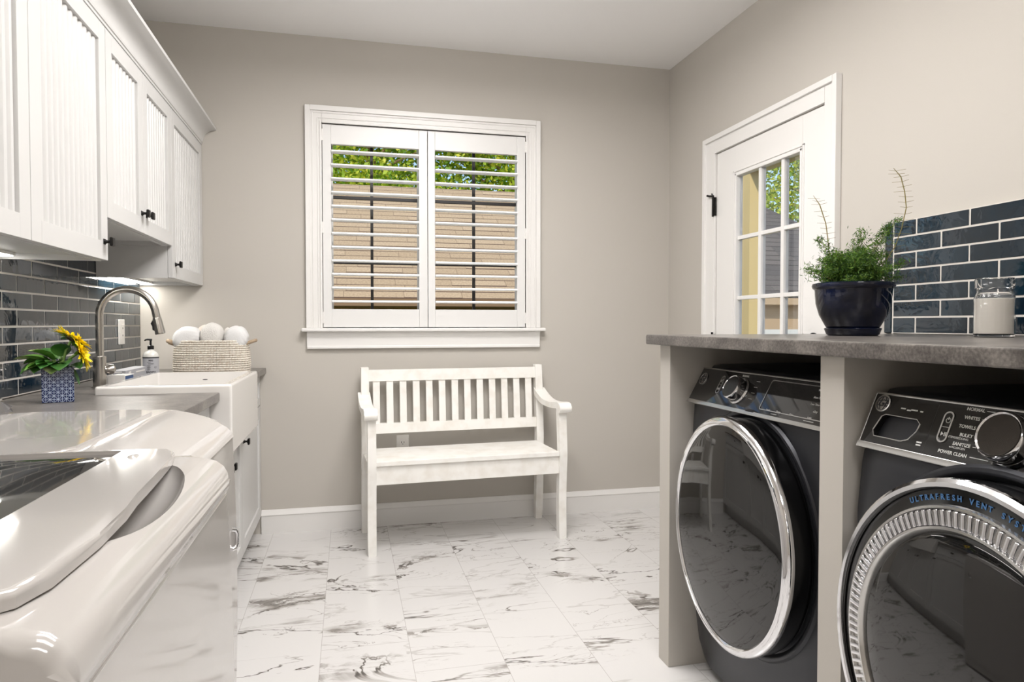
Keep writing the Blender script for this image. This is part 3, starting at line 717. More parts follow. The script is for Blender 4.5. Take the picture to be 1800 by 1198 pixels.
for s, sz, dx, z, bo in (('MRS', .010, .006, .073, .0004), ('RADISH', .0115, .002, .020, .0004)): join(bm, wrap(text(s, sz, .0003, bold=bo), .0343, R(-76), z))
for k, (z, wd) in enumerate(((.0655, .016), (.0595, .022), (.0555, .022), (.050, .014), (.046, .012), (.042, .014), (.038, .013), (.034, .012), (.030, .014))):
    b2 = B(); n = 6
    for i in range(n): box(b2, -wd/2+wd*i/n, -wd/2+wd*(i+1)/n, -.0006, .0006, -.0001, .0002)
    join(bm, wrap(b2, .0343, R(-76 - (14 if wd < .02 else 0)), z))
b2 = lathe(B(), [(.0052, -.0001), (.0052, .0004), (.0044, .0004), (.0044, -.0001)], 20, cap0=False, cap1=False); join(bm, wrap(b2, .0343, R(-44), .042))
join(bm, wrap((lambda q: (tube(q, [(-.002, 0, 0), (-.0005, -.002, 0), (.0025, .002, 0)], .0004, 5), q)[1])(B()), .0345, R(-44), .042))
finish('label_print', bm, 'ink', lb)
bm = lathe(B(), [(0, .1235), (.0135, .1235), (.0135, .139), (.009, .141), (.006, .142), (.0045, .143), (.0045, .163), (.0065, .164), (.0065, .170), (0, .171)], 20)
tube(bm, [(.006, 0, .167), (-.012, -.004, .169), (-.020, -.006, .167), (-.024, -.007, .162)], [.005, .0045, .004, .003], 8)
finish('pump', bm, 'blkpl', t)

# small things between the sink and the tiles
t = thing('sponge_box', 'small blue box with a white rim beside the faucet base', 'box', (-.885, 3.02, ZL), local=True)
bm = bb(-.028, .028, -.06, .06, 0, .034, .003); finish('box_body', bm, 'blue', t)
bm = bb(-.032, .032, -.065, -.060, 0, .040, .002); box(bm, -.030, .030, -.06, .062, .034, .0365, .001); o = finish('rim', bm, 'plate', t); o['label'] = 'white rim'
t = thing('paper_carton', 'long pale printed carton lying by the tiles behind the sink', 'carton', (-.925, 3.28, ZL), local=True)
finish('carton_body', bb(-.03, .03, -.17, .17, 0, .047, .0015), 'label', t)
bm = B()
for a in ((-.022, .022, .039, .043), (-.022, .022, .010, .014), (-.022, -.018, .010, .043), (.018, .022, .010, .043)): box(bm, a[0], a[1], -.1712, -.170, a[2], a[3])
finish('printed_frame', bm, 'plate', t)
finish('printed_patch', bb(.030, .0312, -.13, -.10, .012, .04), 'plate', t); finish('printed_line', bb(.030, .0312, -.03, .10, .030, .036), 'plate', t)

# basket with rolled towels
bx, by = -.658, 3.655
t = thing('rope_basket', 'cream coiled rope basket with tan handles beside the sink', 'basket', (bx, by, ZL), local=True)
bm = B(); nrow = 15; hr = .160/nrow
def ell(u): # profile half-width scale by height
    return 1.0 - .035*(u-.25)**2*3 - .05*max(0, u-.7)
for k in range(nrow):
    s = ell(k/(nrow-1)); pts = []
    for i in range(56):
        a = 2*math.pi*i/56; ca, sa = math.cos(a), math.sin(a); q = .62
        pts.append((s*.172*math.copysign(abs(ca)**q, ca), s*.112*math.copysign(abs(sa)**q, sa), hr*(k+.5)))
    tube(bm, pts, hr*.49, 8, closed=True)
finish('coiled_wall', bm, 'rope', t)
ln = [(p[0]*.965, p[1]*.955) for p in pts]; b2 = prism(B(), ln, .012, .158, 'Z'); bmesh.ops.delete(b2, geom=[f for f in b2.faces if len(f.verts) > 4], context='FACES')
finish('lining', b2, 'handle_rope', t)
pp = [(p[0]*.99, p[1]*.99) for p in [(.172*math.copysign(abs(math.cos(a))**.62, math.cos(a)), .112*math.copysign(abs(math.sin(a))**.62, math.sin(a))) for a in np.linspace(0, 2*math.pi, 41)[:-1]]]
finish('bottom', prism(B(), pp, .001, .012, 'Z'), 'rope', t)
for s in (-1, 1):
    pts = [(s*.160, -.035, .142), (s*.180, -.035, .150), (s*.200, -.022, .156), (s*.204, 0, .158), (s*.200, .022, .156), (s*.180, .035, .150), (s*.160, .035, .142)]
    bm = tube(B(), pts, .0085, 10)
    if s < 0: tube(bm, [(-.165, -.036, .144), (-.19, -.033, .152)], .0115, 10)
    finish('handle', bm, 'handle_rope', t)['label'] = 'tan rope handle'
def towel(label, O, rx, ry, rz, m, ridges=False, tilt=0, rnd=1):
    bm = B(); nu, nv = 40, 64; rings = []
    rg = random.Random(rnd)
    for i in range(nu+1):
        th = math.pi*i/nu - math.pi/2; ring = []
        for j in range(nv):
            ph = 2*math.pi*j/nv
            e = .62
            c = math.cos(th); x = math.copysign(abs(c)**.55, c)*math.cos(ph); y = math.copysign(abs(math.sin(th))**.8, math.sin(th)); z = abs(c)**.55*math.sin(ph)
            k = 1.0
            if ridges:
                k += .075*abs(math.cos(9*(z*1.0 + abs(x-.15)*.85)))**.6
            else: k += .02*math.sin(3*ph+2*th)+.012*math.sin(7*ph+3)
            ring.append(bm.verts.new((x*rx*k, y*ry, z*rz*k)))
        rings.append(ring)
    for a, b in zip(rings, rings[1:]):
        for j in range(nv): bm.faces.new((a[j], a[(j+1) % nv], b[(j+1) % nv], b[j]))
    bmesh.ops.remove_doubles(bm, verts=bm.verts, dist=.0002)
    xf(bm, Matrix.Rotation(tilt, 4, 'Y'))
    o = finish('rolled_towel', bm, m); o.location = O; info(o, label, 'towel', 'rolled towels in the rope basket'); return o
towel('left ribbed white towel roll leaning out of the rope basket', (bx-.108, by-.028, ZL+.168), .064, .062, .056, 'towelr', True, R(-28))
towel('plump plain white towel roll standing highest in the middle of the basket', (bx+.006, by-.028, ZL+.178), .054, .062, .070, 'towel', False, 0, 2)
towel('right ribbed white towel roll in the rope basket', (bx+.116, by-.028, ZL+.168), .054, .062, .060, 'towelr', True, R(18))
towel('blush towel behind the left and middle rolls', (bx-.052, by+.063, ZL+.182), .034, .026, .055, 'towelp', False, R(10), 4)
towel('narrow pale towel edge between the middle and right rolls', (bx+.068, by+.063, ZL+.168), .026, .026, .055, 'towel', False, R(-8), 5)

# ------------------------------------------------------------------ white top-loading pair, left foreground
def top_machine(kind, y0, y1, xf_, prof, label, cat):
    t = thing(kind, label, cat, (-.6, (y0+y1)/2, 0))
    xb = -1.055; ztop = .934
    deck = prism(B(), [(xb, .84)] + [(xb, ztop)] + prof + [(prof[-1][0]-.02, .84)], y0+.002, y1-.002, 'Y', .016, 4)
    if kind == 'washing_machine':
        cut = lathe(B(), [(0, -1)] + [(math.cos(R(a)), math.sin(R(a))) for a in range(-80, 81, 10)] + [(0, 1)], 40)
        xf(cut, Matrix.Translation((-.272, .965, .938)) @ Matrix.Rotation(R(4), 4, 'Z') @ Matrix.Diagonal((.056, .205, .040, 1)))
        deck = boolean(deck, cut)
    finish('deck', deck, 'enamel', t, sharp=32)
    finish('cabinet', bb(xb, prof[-1][0]-.012, y0+.004, y1-.004, .015, .8398, .006), 'enamel', t)
    X = prof[-1][0]
    fp = B(); n = 14; rows = []
    zs = [.10, .11, .3, .5, .7, .83, .862, .874]
    prof2 = [(X-.035, .06)] + [(X-.006+.010*math.sin(math.pi*(z-.06)/.85), z) for z in np.linspace(.07, .858, 12)] + [(X-.004, .868), (X-.016, .874), (X-.035, .874)]
    prism(fp, prof2, y0+.012, y1-.010, 'Y', .010, 4)
    finish('front_panel', fp, 'enamel', t, sharp=32)
    # console at the back
    cp = [(xb, ztop), (-.800, ztop), (-.815, ztop+.010), (-.835, ztop+.030), (-.955, ztop+.150), (-.985, ztop+.160), (xb, ztop+.160)]
    finish('console', prism(B(), cp, y0+.004, y1-.004, 'Y', .010, 3), 'enamel2', t)
    finish('console_rim', tube(B(), [(-.832, y0+.012, ztop+.034), (-.832, y1-.012, ztop+.034)], .005, 10), 'chromes', t)
    F = frame((-.893, (y0+y1)/2, ztop+.0895), (0, 1, 0), (-.707, 0, .707), (.707, 0, .707))
    b2 = prism(B(), rrect(.60, .125, .02), 0, .002, 'Z'); finish('console_panel', xf(b2, F), 'panelblk', t)
    b2 = lathe(B(), [(.034, .002), (.034, .012), (.029, .026), (0, .027)], 32); xf(b2, F @ Matrix.Translation((.12, 0, 0))); finish('dial', b2, 'chromes', t)
    return t
wx = -.190
wp = [(-.30, .934), (-.26, .9335), (-.235, .931), (-.217, .9255), (-.205, .916), (-.199, .904), (-.197, .890), (-.1965, .880)]
t = top_machine('washing_machine', .552, 1.243, wx, wp, 'white top-loading washing machine with a smoked glass lid in the left foreground', 'washing machine')
# lid with a bowed front edge and smoked glass
ed = [(-.900, .575), (-.30, .575), (-.272, .582), (-.252, .600), (-.242, .640), (-.239, .744), (-.243, .84), (-.250, .905), (-.256, 1.0), (-.262, 1.08), (-.268, 1.15), (-.275, 1.20), (-.290, 1.226), (-.32, 1.232), (-.900, 1.232)]
ed = [(x if x > -.89 else -.798, y) for x, y in ed]
lid = prism(B(), ed, .9345, .950, 'Z')
bmesh.ops.bevel(lid, geom=[e for e in lid.edges if all(abs(v.co.z-.950) < 1e-5 for v in e.verts)], offset=.007, segments=4, profile=.5, affect='EDGES')
hole = prism(B(), rrect(.392, .612, .012, 5, -.552, .914), .944, .97, 'Z')
finish('lid', boolean(lid, hole), 'enamel', t, sharp=32)
# glass is a shallow dome
bm = B(); nx, ny = 16, 24; g = []
for i in range(nx+1):
    row = []
    for j in range(ny+1):
        u, v = i/nx*2-1, j/ny*2-1; row.append(bm.verts.new((-.552+u*.194, .914+v*.304, .9445+.006*(1-abs(u)**3.0)*(1-abs(v)**6))))
    g.append(row)
for i in range(nx):
    for j in range(ny): bm.faces.new((g[i][j], g[i+1][j], g[i+1][j+1], g[i][j+1]))
finish('lid_glass', bm, 'smoke', t, sharp=60)['label'] = 'smoked glass window of the lid'
for (x, y) in ((-.325, 1.16), (-.325, .66)):
    finish('bumper', lathe(B(), [(.008, 0), (.006, .003), (0, .0035)], 16, Matrix.Translation((x, y, .950)), sx=1.0, sy=1.8), 'enamel', t)
dp_ = [(-.47, .934), (-.44, .931), (-.40, .922), (-.365, .911), (-.335, .898), (-.312, .884), (-.300, .872), (-.2945, .860)]
t = top_machine('clothes_dryer', 1.248, 1.931, -.29, dp_, 'white clothes dryer between the white washing machine and the worktop', 'dryer')
pad = prism(B(), rrect(.34, .60, .06, 8, -.64, 1.59), .934, .9395, 'Z')
bmesh.ops.bevel(pad, geom=[e for e in pad.edges if all(e_.co.z > .939 for e_ in e.verts)], offset=.0045, segments=3, affect='EDGES')
finish('raised_top', pad, 'enamel', t)
finish('door_handle', tube(B(), [(-.297, 1.86, .628), (-.286, 1.865, .625), (-.283, 1.87, .615), (-.283, 1.87, .588), (-.286, 1.865, .578), (-.297, 1.86, .575)], .006, 12), 'chrome', t)['label'] = 'chrome door handle'

# ------------------------------------------------------------------ right worktop, dividing panels
PX = 1.041
bm = B(); x0 = 1.013; x1 = XR-.001
box(bm, x0+.006, x1, .36, 2.212, ZR-.034, ZR)
prism(bm, [(x0+.006, ZR-.034), (x0+.002, ZR-.033), (x0, ZR-.029), (x0, ZR-.005), (x0+.002, ZR-.001), (x0+.006, ZR)], .36, 2.212, 'Y')
info(finish('worktop', bm, 'stone'), 'long grey stone-look worktop over the dark washer and dryer', 'worktop')
for (a, b, lb) in ((2.084, 2.158, 'beige end panel holding the far end of the right worktop'), (1.264, 1.341, 'beige divider panel between the dark dryer and dark washer'), (.45, .524, 'beige panel under the near end of the right worktop')):
    info(finish('support_panel', bb(PX, XR-.001, a, b, 0, ZR-.0345, .002), 'wall'), lb, 'panel', 'beige panels holding up the right worktop')

# ------------------------------------------------------------------ graphite front loaders
def ring_frame(X, Y, Z, tilt=0): return frame((X, Y, Z), (0, -1, 0), (0, 0, 1), (-1, 0, 0))
def front_machine(kind, cat, label, y0, y1, dx, dc, prof):
    t = thing(kind, label, cat, (1.5, (y0+y1)/2, 0))
    xb = 1.90
    # body: side profile swept across, bowed slightly in plan
    n = 12; rows = []
    bm = B()
    P = prof + [(xb, 1.012), (xb, .03)]
    P = [(xb, .03)] + prof + [(xb, 1.012)]
    for j in range(n+1):
        v = j/n; y = y0+(y1-y0)*v; bow = .010*(1-(2*v-1)**2)
        edge = .014*max(0, (abs(2*v-1)-.93)/.07)**2
        rows.append([bm.verts.new((x-(bow*min(1, max(0, (.885-z)/.12)) if x < 1.5 else 0)+(edge if x < 1.5 else 0), y, z)) for x, z in P])
    for a, b in zip(rows, rows[1:]):
        for i in range(len(P)): bm.faces.new((a[i], a[(i+1) % len(P)], b[(i+1) % len(P)], b[i]))
    bm.faces.new(rows[0]); bm.faces.new(rows[-1][::-1])
    finish('body', bm, 'graph', t, sharp=40)
    for fx in (1.25, 1.85):
        for fy in (y0+.07, y1-.07): finish('foot', lathe(B(), [(.02, 0), (.022, .006), (.012, .010), (.012, .034)], 14, Matrix.Translation((fx, fy, 0))), 'blkpl', t)
    return t
def control_panel(t, y0, y1, pb, pt):
    """black gloss panel in a leaning plane. local frame: u to the viewer's right (-Y), v up the slope"""
    d = Vector((pt[0]-pb[0], 0, pt[1]-pb[1])); L = d.length; d.normalize(); nn = Vector((-d.z, 0, d.x))
    F = frame((pb[0], y1, pb[1]), (0, -1, 0), d, nn); W = y1-y0
    return F, W, L
def add(t, name, bm, m, F, **k): return finish(name, xf(bm, F), m, t, **k)
def T(x, y, z=0): return Matrix.Translation((x, y, z))

# dryer (far slot)
DY = (1.352, 2.062)
prof = [(1.150, .03), (1.128, .10), (1.112, .22), (1.104, .40), (1.101, .60), (1.101, .80), (1.106, .895), (1.110, .908), (1.165, 1.006), (1.176, 1.017), (1.20, 1.021), (1.45, 1.022)]
t = front_machine('clothes_dryer', 'dryer', 'graphite front-loading dryer with round chrome-ringed door under the far half of the worktop', *DY, 0, None, prof)
F, W, L = control_panel(t, DY[0], DY[1], (1.100, .907), (1.156, 1.008))
add(t, 'control_panel', prism(B(), [(.004, .0), (W-.004, .0), (W-.004, L-.002), (.004, L-.002)], 0, .004, 'Z'), 'panelblk', F)
cp = bpy.data.objects[-1] if False else t.children[-1]
add(t, 'chrome_trim', (lambda b: (box(b, .001, W-.001, -.012, .001, -.004, .007, .002), box(b, .001, W-.001, L-.003, L+.002, -.004, .005, .001), b)[-1])(B()), 'chromes', F)
GE = {}
def emblem(t, F, x, y, r):
    b = lathe(B(), [(r, .004), (r, .0062), (r*.86, .0068), (r*.84, .0055), (r*.78, .0055), (0, .0055)], 36)
    xf(b, T(x, y)); add(t, 'emblem_disc', b, 'chromes', F)['label'] = 'round silver maker emblem'
    b = B(); lathe(b, [(r*.80, .0055), (r*.80, .0060), (r*.74, .0060), (r*.74, .0055)], 30, cap0=False, cap1=False)
    join(b, text('GE', r*1.15, .0005, shear=.35, bold=.0002), T(0, 0, .0060))
    for k in range(4):
        a = R(45+90*k); tube(b, [(r*.72*math.cos(a+.5), r*.72*math.sin(a+.5), .006), (r*.5*math.cos(a), r*.5*math.sin(a), .006), (r*.72*math.cos(a-.5), r*.72*math.sin(a-.5), .006)], r*.03, 5)
    xf(b, T(x, y)); add(t, 'emblem_mark', b, 'ink', F)
def pill(t, F, x, y, hgt, wid):
    o = rrect(wid, hgt, wid/2*.99, 8); i_ = rrect(wid-.006, hgt-.006, (wid-.006)/2*.99, 8)
    b = B(); va = [[b.verts.new((p[0], p[1], z)) for p in q] for q in (o, i_) for z in (.004, .0062)]
    oa, ob, ia, ib = va; n = len(oa)
    for k in range(n):
        j = (k+1) % n
        b.faces.new((oa[k], oa[j], ob[j], ob[k])); b.faces.new((ob[k], ob[j], ib[j], ib[k])); b.faces.new((ib[k], ib[j], ia[j], ia[k]))
    box(b, -wid/2+.003, wid/2-.003, -.0006, .0006, .004, .005)
    xf(b, T(x, y)); add(t, 'button_ring', b, 'chromes', F)
    b = B(); lathe(b, [(.0052, .004), (.0052, .0046), (.0042, .0046), (.0042, .004)], 20, cap0=False, cap1=False); box(b, -.0006, .0006, .001, .007, .004, .0046)
    xf(b, T(0, hgt*.22))
    b2 = B(); prism(b2, [(-.006, -.004), (-.006, .004), (.0, 0)], .004, .0046, 'Z'); box(b2, .001, .0025, -.004, .004, .004, .0046); box(b2, .004, .0055, -.004, .004, .004, .0046)
    join(b, b2, T(0, -hgt*.22)); xf(b, T(x, y)); add(t, 'button_icons', b, 'print', F)
def dial(t, F, x, y, r):
    b = lathe(B(), [(r*1.12, .004), (r*1.14, .007), (r*1.05, .010), (r*1.02, .012), (r*1.02, .030), (r, .036), (r*.93, .039), (r*.86, .037), (r*.86, .0365), (0, .0365)], 56)
    xf(b, T(x, y)); d_ = add(t, 'dial', b, 'chrome', F)
    b = lathe(B(), [(r*.86, .0366), (r*.85, .038), (0, .0385)], 48, cap0=False); xf(b, T(x, y)); add(d_, 'dial_face', b, 'dialface', F)
    return d_
def dialface():
    m = mat('spun_dark_metal', srgb(70, 66, 62), .22, 1); h = N(m); return m
M['dialface'] = dialface()
emblem(t, F, .036, L*.66, .021)
pill(t, F, .150, L*.56, .062, .020)
dial(t, F, .262, L*.47, .037)
b = B(); join(b, text('NORMAL', .0085, bold=.0002), T(.262-.004, L*.90, .0045))
add(t, 'cycle_name', b, 'print', F); b = B(); b9 = B()
for (yy, k) in ((.80, 0), (.64, 1), (.48, 2), (.32, 3)):
    box(b, .322, .338, L*yy-.0005, L*yy+.0005, .004, .0046); box(b9, .188, .205, L*yy-.0022, L*yy+.0022, .004, .0043)
add(t, 'cycle_marks', b, 'print', F); add(t, 'cycle_marks', b9, 'print', F)
# touch display with white outline
o_ = rrect(.262, .092, .008, 4, .522, L*.50); i_ = rrect(.257, .087, .006, 4, .522, L*.50)
b = B(); va = [[b.verts.new((p[0], p[1], z)) for p in q] for q, z in ((o_, .004), (o_, .0056), (i_, .0056), (i_, .004))]; n = len(o_)
for a_, b_ in zip(va, va[1:]):
    for k in range(n): b.faces.new((a_[k], a_[(k+1) % n], b_[(k+1) % n], b_[k]))
add(t, 'display_outline', b, 'chromes', F)
b = B()
for s, x_, yy in (('Wrinkle Care', .610, .80), ('More Time +', .604, .62), ('Less Time -', .602, .46), ('eDry', .612, .30), ('Level', .432, .13), ('Temp', .478, .13), ('Time', .532, .13), ('Light', .602, .14)):
    join(b, text(s, .0078, bold=.00015), T(x_, L*yy, .0045))
box(b, .45, .475, L*.055-.0005, L*.055+.0005, .004, .0045); box(b, .585, .622, L*.06-.0007, L*.06+.0007, .004, .0045)
add(t, 'display_print', b, 'print', F)
def door_common(t, X0, Y, Z, ry, rz):
    F = ring_frame(X0, Y, Z) @ Matrix.Diagonal((ry/.3050, rz/.3050, 1, 1))
    d_ = add(t, 'door', lathe(B(), [(.296, .0), (.302, .02), (.300, .058), (.262, .060)], 96, cap0=False, cap1=False), 'doorblk', F)
    add(t, 'door_surround', lathe(B(), [(.323, -.006), (.318, .001), (.312, .002), (.307, .000), (.299, -.008)], 96, cap0=False, cap1=False), 'graph', F)
    return F, d_
F2, d_ = door_common(t, 1.094, 1.704, .569, .290, .327)
add(d_, 'chrome_ring', lathe(B(), [(.300, .056), (.3055, .060), (.3055, .070), (.300, .078), (.292, .082), (.286, .083), (.282, .080), (.280, .076)], 96, cap0=False, cap1=False), 'chrome', F2)
add(d_, 'door_glass', lathe(B(), [(.282, .077), (.26, .082), (.20, .088), (.12, .093), (.05, .095), (0, .0953)], 96, cap0=False), 'doorglass', F2)

# washer (near slot)
WYS = (.540, 1.246)
prof = [(1.110, .03), (1.085, .10), (1.066, .22), (1.056, .40), (1.050, .60), (1.050, .76), (1.060, .86), (1.068, .898), (1.118, 1.004), (1.128, 1.014), (1.15, 1.018), (1.40, 1.019)]
t = front_machine('washing_machine', 'washing machine', 'graphite front-loading washing machine with ribbed chrome vent ring under the near half of the worktop', *WYS, 0, None, prof)
F, W, L = control_panel(t, WYS[0], WYS[1], (1.068, .904), (1.112, 1.006))
b = prism(B(), [(.003, 0), (W-.003, 0), (W-.003, L-.002), (.003, L-.002)], -.03, .004, 'Z')
hole = prism(B(), [(.030, .022), (.028, .030), (.038, .060), (.048, .065), (.128, .065), (.137, .058), (.135, .042), (.122, .024), (.108, .018), (.036, .018)], -.022, .02, 'Z')
add(t, 'control_panel', boolean(b, hole), 'panelblk', F, sharp=30)
add(t, 'chrome_trim', (lambda b: (box(b, .001, W-.001, -.013, .001, -.006, .009, .002), box(b, .001, W-.001, L-.003, L+.002, -.006, .005, .001), box(b, .0, .004, 0, L, -.006, .005, .001), b)[-1])(B()), 'chromes', F)
tr = add(t, 'detergent_tray', bb(.062, .130, .040, .060, -.018, -.008, .003), 'panelblk', F)
rim_pts = [Vector((x, y, .0045)) for x, y in [(.028, .030), (.038, .061), (.048, .066), (.128, .066), (.138, .058), (.136, .042), (.123, .023), (.108, .017), (.036, .017)]]
add(tr, 'tray_rim', tube(B(), rim_pts, .0014, 6, closed=True), 'chromes', F)
emblem(t, F, .030, L*.80, .019)
pill(t, F, .196, L*.55, .062, .022)
dial(t, F, .330, L*.50, .043)
b = B(); names = [('NORMAL', .92), ('WHITES', .77), ('TOWELS', .61), ('BULKY', .465), ('SANITIZE', .30), ('POWER CLEAN', .13)]
for k, (s, yy) in enumerate(names):
    join(b, text(s, .0088, align='RIGHT', bold=.0002), T(.262-(.0, .004, .006, .006, .004, .004)[k], L*yy, .0045))
    box(b, .266-(.0, .003, .005, .005, .003, .002)[k], (.300, .283, .276, .276, .284, .300)[k], L*yy-.0006, L*yy+.0006, .004, .0046)
for s, yy, x_ in (('ITEMS/BEDDING', .40, .250), ('w/ALLERGEN', .235, .250)): join(b, text(s, .0058, align='RIGHT'), T(x_, L*yy, .0045))
add(t, 'cycle_names', b, 'print', F)
add(t, 'cycle_mark', bb(.372, .400, L*.06-.0006, L*.06+.0006, .004, .0046), 'print', F)
b = B(); b9 = B()
for x_, w_, yy in ((.085, .012, .76), (.100, .010, .74), (.113, .016, .755), (.131, .007, .75)): box(b, x_-w_/2, x_+w_/2, L*yy-.0014, L*yy+.0014, .004, .0044)
for x_, w_, yy in ((.150, .012, .20), (.150, .011, .15)): box(b9, x_-w_/2, x_+w_/2, L*yy-.0014, L*yy+.0014, .004, .0044)
add(t, 'tray_print', b, 'print', F); add(t, 'corner_print', b9, 'print', F)
b = B(); box(b, .1645, .1653, 0, L-.002, .0038, .0042); add(t, 'panel_joint', b, 'slot', F)
F2, d_ = door_common(t, 1.042, .898, .572, .302, .328)
add(d_, 'chrome_ring', lathe(B(), [(.300, .050), (.3045, .056), (.3040, .064), (.298, .070), (.291, .070), (.289, .064)], 96, cap0=False, cap1=False), 'chrome', F2)
add(d_, 'channel', lathe(B(), [(.290, .062), (.288, .060), (.264, .066), (.262, .068)], 96, cap0=False, cap1=False), 'doorblk', F2)
b = B(); s = 'ULTRAFRESH VENT SYSTEM'; rad = .2745; adv = .0113/rad
for k, ch in enumerate(s):
    if ch == ' ': continue
    a = (len(s)/2-k-.5)*adv + .08 - .08
    join(b, text(ch, .0125, .0006, bold=.0003), Matrix.Rotation(a, 4, 'Z') @ T(0, rad, .0645))
add(d_, 'ring_lettering', b, 'printblue', F2)['label'] = 'blue raised lettering around the top of the ring'
add(d_, 'vent_ring', lathe(B(), [(.264, .066), (.262, .072), (.258, .073), (.255, .068), (.232, .071), (.230, .078), (.226, .079), (.222, .074), (.220, .068)], 96, cap0=False, cap1=False), 'chromes', F2)
b = B(); nr = 118
for k in range(nr):
    a = 2*math.pi*k/nr
    q = B(); box(q, -.0036, .0036, .231, .256, .066, .077, .0022, 2); join(b, q, Matrix.Rotation(a, 4, 'Z'))
add(d_, 'vent_ribs', b, 'chrome', F2)
add(d_, 'door_glass', lathe(B(), [(.222, .069), (.21, .075), (.17, .083), (.10, .089), (.04, .091), (0, .0912)], 96, cap0=False), 'doorglass', F2)

# ------------------------------------------------------------------ potted fern and candle
px_, py_ = 1.552, 1.85
t = thing('plant_pot', 'glossy dark navy ceramic pot on a saucer on the right worktop', 'plant pot', (px_, py_, ZR), local=True)
PS = Matrix.Diagonal((.80, .80, .92, 1))
finish('saucer', lathe(B(), [(0, 0), (.088, 0), (.096, .006), (.101, .019), (.104, .024), (.100, .027), (.094, .024), (.088, .012), (0, .010)], 64, PS), 'potgl', t)
finish('pot_body', lathe(B(), [(0, .0105), (.082, .0105), (.086, .016), (.100, .034), (.122, .070), (.135, .110), (.139, .150), (.140, .158), (.147, .163), (.150, .170), (.148, .178), (.140, .181), (.130, .178), (.127, .165), (.125, .15), (0, .148)], 72, PS), 'potgl', t)
finish('soil', lathe(B(), [(.1255, .155), (.09, .168), (.04, .176), (0, .178)], 40, PS, cap0=False), 'soil', t)
t = thing('fern', 'feathery green asparagus fern growing in the navy pot', 'plant', (px_, py_, ZR+.148), local=True)
rng = np.random.default_rng(11); rnd = random.Random(11)
stem = B(); Pn = []; Sz = []
V3 = lambda a: Vector(a)
u_ = Vector((.85, -.5, 0)).normalized()   # spread mostly across the worktop
fronds = []
for k in range(110):
    a = rnd.uniform(0, 2*math.pi); rr_ = rnd.uniform(.01, .112); hh_ = rnd.uniform(.02, .150)*(1-.35*(rr_/.125))
    fronds.append(((rnd.uniform(-.03, .03), rnd.uniform(-.03, .03), .0), (math.cos(a)*rr_, math.sin(a)*rr_, hh_)))
for e in (((-.02, .01, 0), (-.120, .07, .070)), ((-.02, 0, 0), (-.135, .06, .055)), ((-.02, 0, 0), (-.095, .05, .165)), ((0, 0, 0), (.108, -.065, .215)), ((0, 0, 0), (.085, -.05, .19)), ((0, 0, 0), (.03, .0, .19)), ((.02, 0, 0), (.130, -.06, .035)), ((.02, 0, 0), (.125, -.07, .08))): fronds.append(e)
for s_, e_ in fronds:
    s_, e_ = V3(s_), V3(e_); L_ = (e_-s_).length; mid = (s_+e_)/2 + Vector((0, 0, .3*L_*.5)); pts = []
    for i in range(9):
        q = i/8; pts.append((1-q)**2*s_ + 2*q*(1-q)*mid + q*q*e_)
    tube(stem, pts, [.0013*(1-.6*i/8) for i in range(9)], 5)
    n = int(300*L_/.15)
    for i in range(n):
        q = rnd.uniform(.22, 1.0); p = (1-q)**2*s_ + 2*q*(1-q)*mid + q*q*e_; sp_ = .021*(1.15-q*.8)
        Pn.append([p.x+rnd.gauss(0, sp_), p.y+rnd.gauss(0, sp_), p.z+rnd.gauss(0, sp_*.75)]); Sz.append(rnd.uniform(.005, .010))
Pn = np.array(Pn); Pn[:, 2] = np.maximum(Pn[:, 2], .012)
cards('foliage', Pn, np.array(Sz), 'fernleaf', t, ar=.16, rng=rng)
def sprig(pts, side, spread=.018):
    tube(stem, pts, [.0016]*(len(pts)-1)+[.0006], 5)
    P_ = [Vector(p) for p in pts]
    for i in range(len(P_)-1):
        for q in (0, .33, .66):
            p = P_[i].lerp(P_[i+1], q)
            if i == 0: continue
            for s in (-1, 1):
                d_ = u_*s*spread*rnd.uniform(.7, 1.3) + Vector((0, 0, rnd.uniform(-.002, .006))); tube(stem, [p, p+d_], [.0006, .0004], 4)
sprig([(.03, -.02, .0), (.080, -.04, .08), (.105, -.055, .13), (.125, -.06, .19), (.135, -.065, .25), (.130, -.063, .30), (.118, -.06, .345), (.095, -.055, .372)], 1, .024)
sprig([(-.02, .01, 0), (-.055, .04, .09), (-.060, .043, .16), (-.066, .046, .21), (-.082, .055, .27), (-.100, .063, .30)], 1, .020)
finish('stems', stem, 'twig', t)

t = thing('candle_jar', 'clear glass jar candle filled with white wax in front of the blue tiles', 'candle', (1.742, 1.53, ZR), local=True)
CS = Matrix.Diagonal((.84, .84, 1, 1))
b = lathe(B(), [(0, 0), (.054, 0), (.0575, .004), (.0575, .108), (.054, .118), (.050, .124), (.050, .132), (.0555, .136), (.0555, .160), (.053, .163),
                (.050, .160), (.0495, .137), (.047, .131), (.047, .122), (.052, .113), (.0545, .106), (.0545, .010), (.050, .007), (0, .007)], 56, CS)
finish('glass_jar', b, 'glass', t)
finish('wax', lathe(B(), [(0, .0075), (.050, .0078), (.0540, .011), (.0540, .106), (.050, .108), (0, .107)], 48, CS), 'wax', t)
finish('wick', tube(B(), [(0, 0, .107), (.001, 0, .117)], .001, 6), 'ink', t)

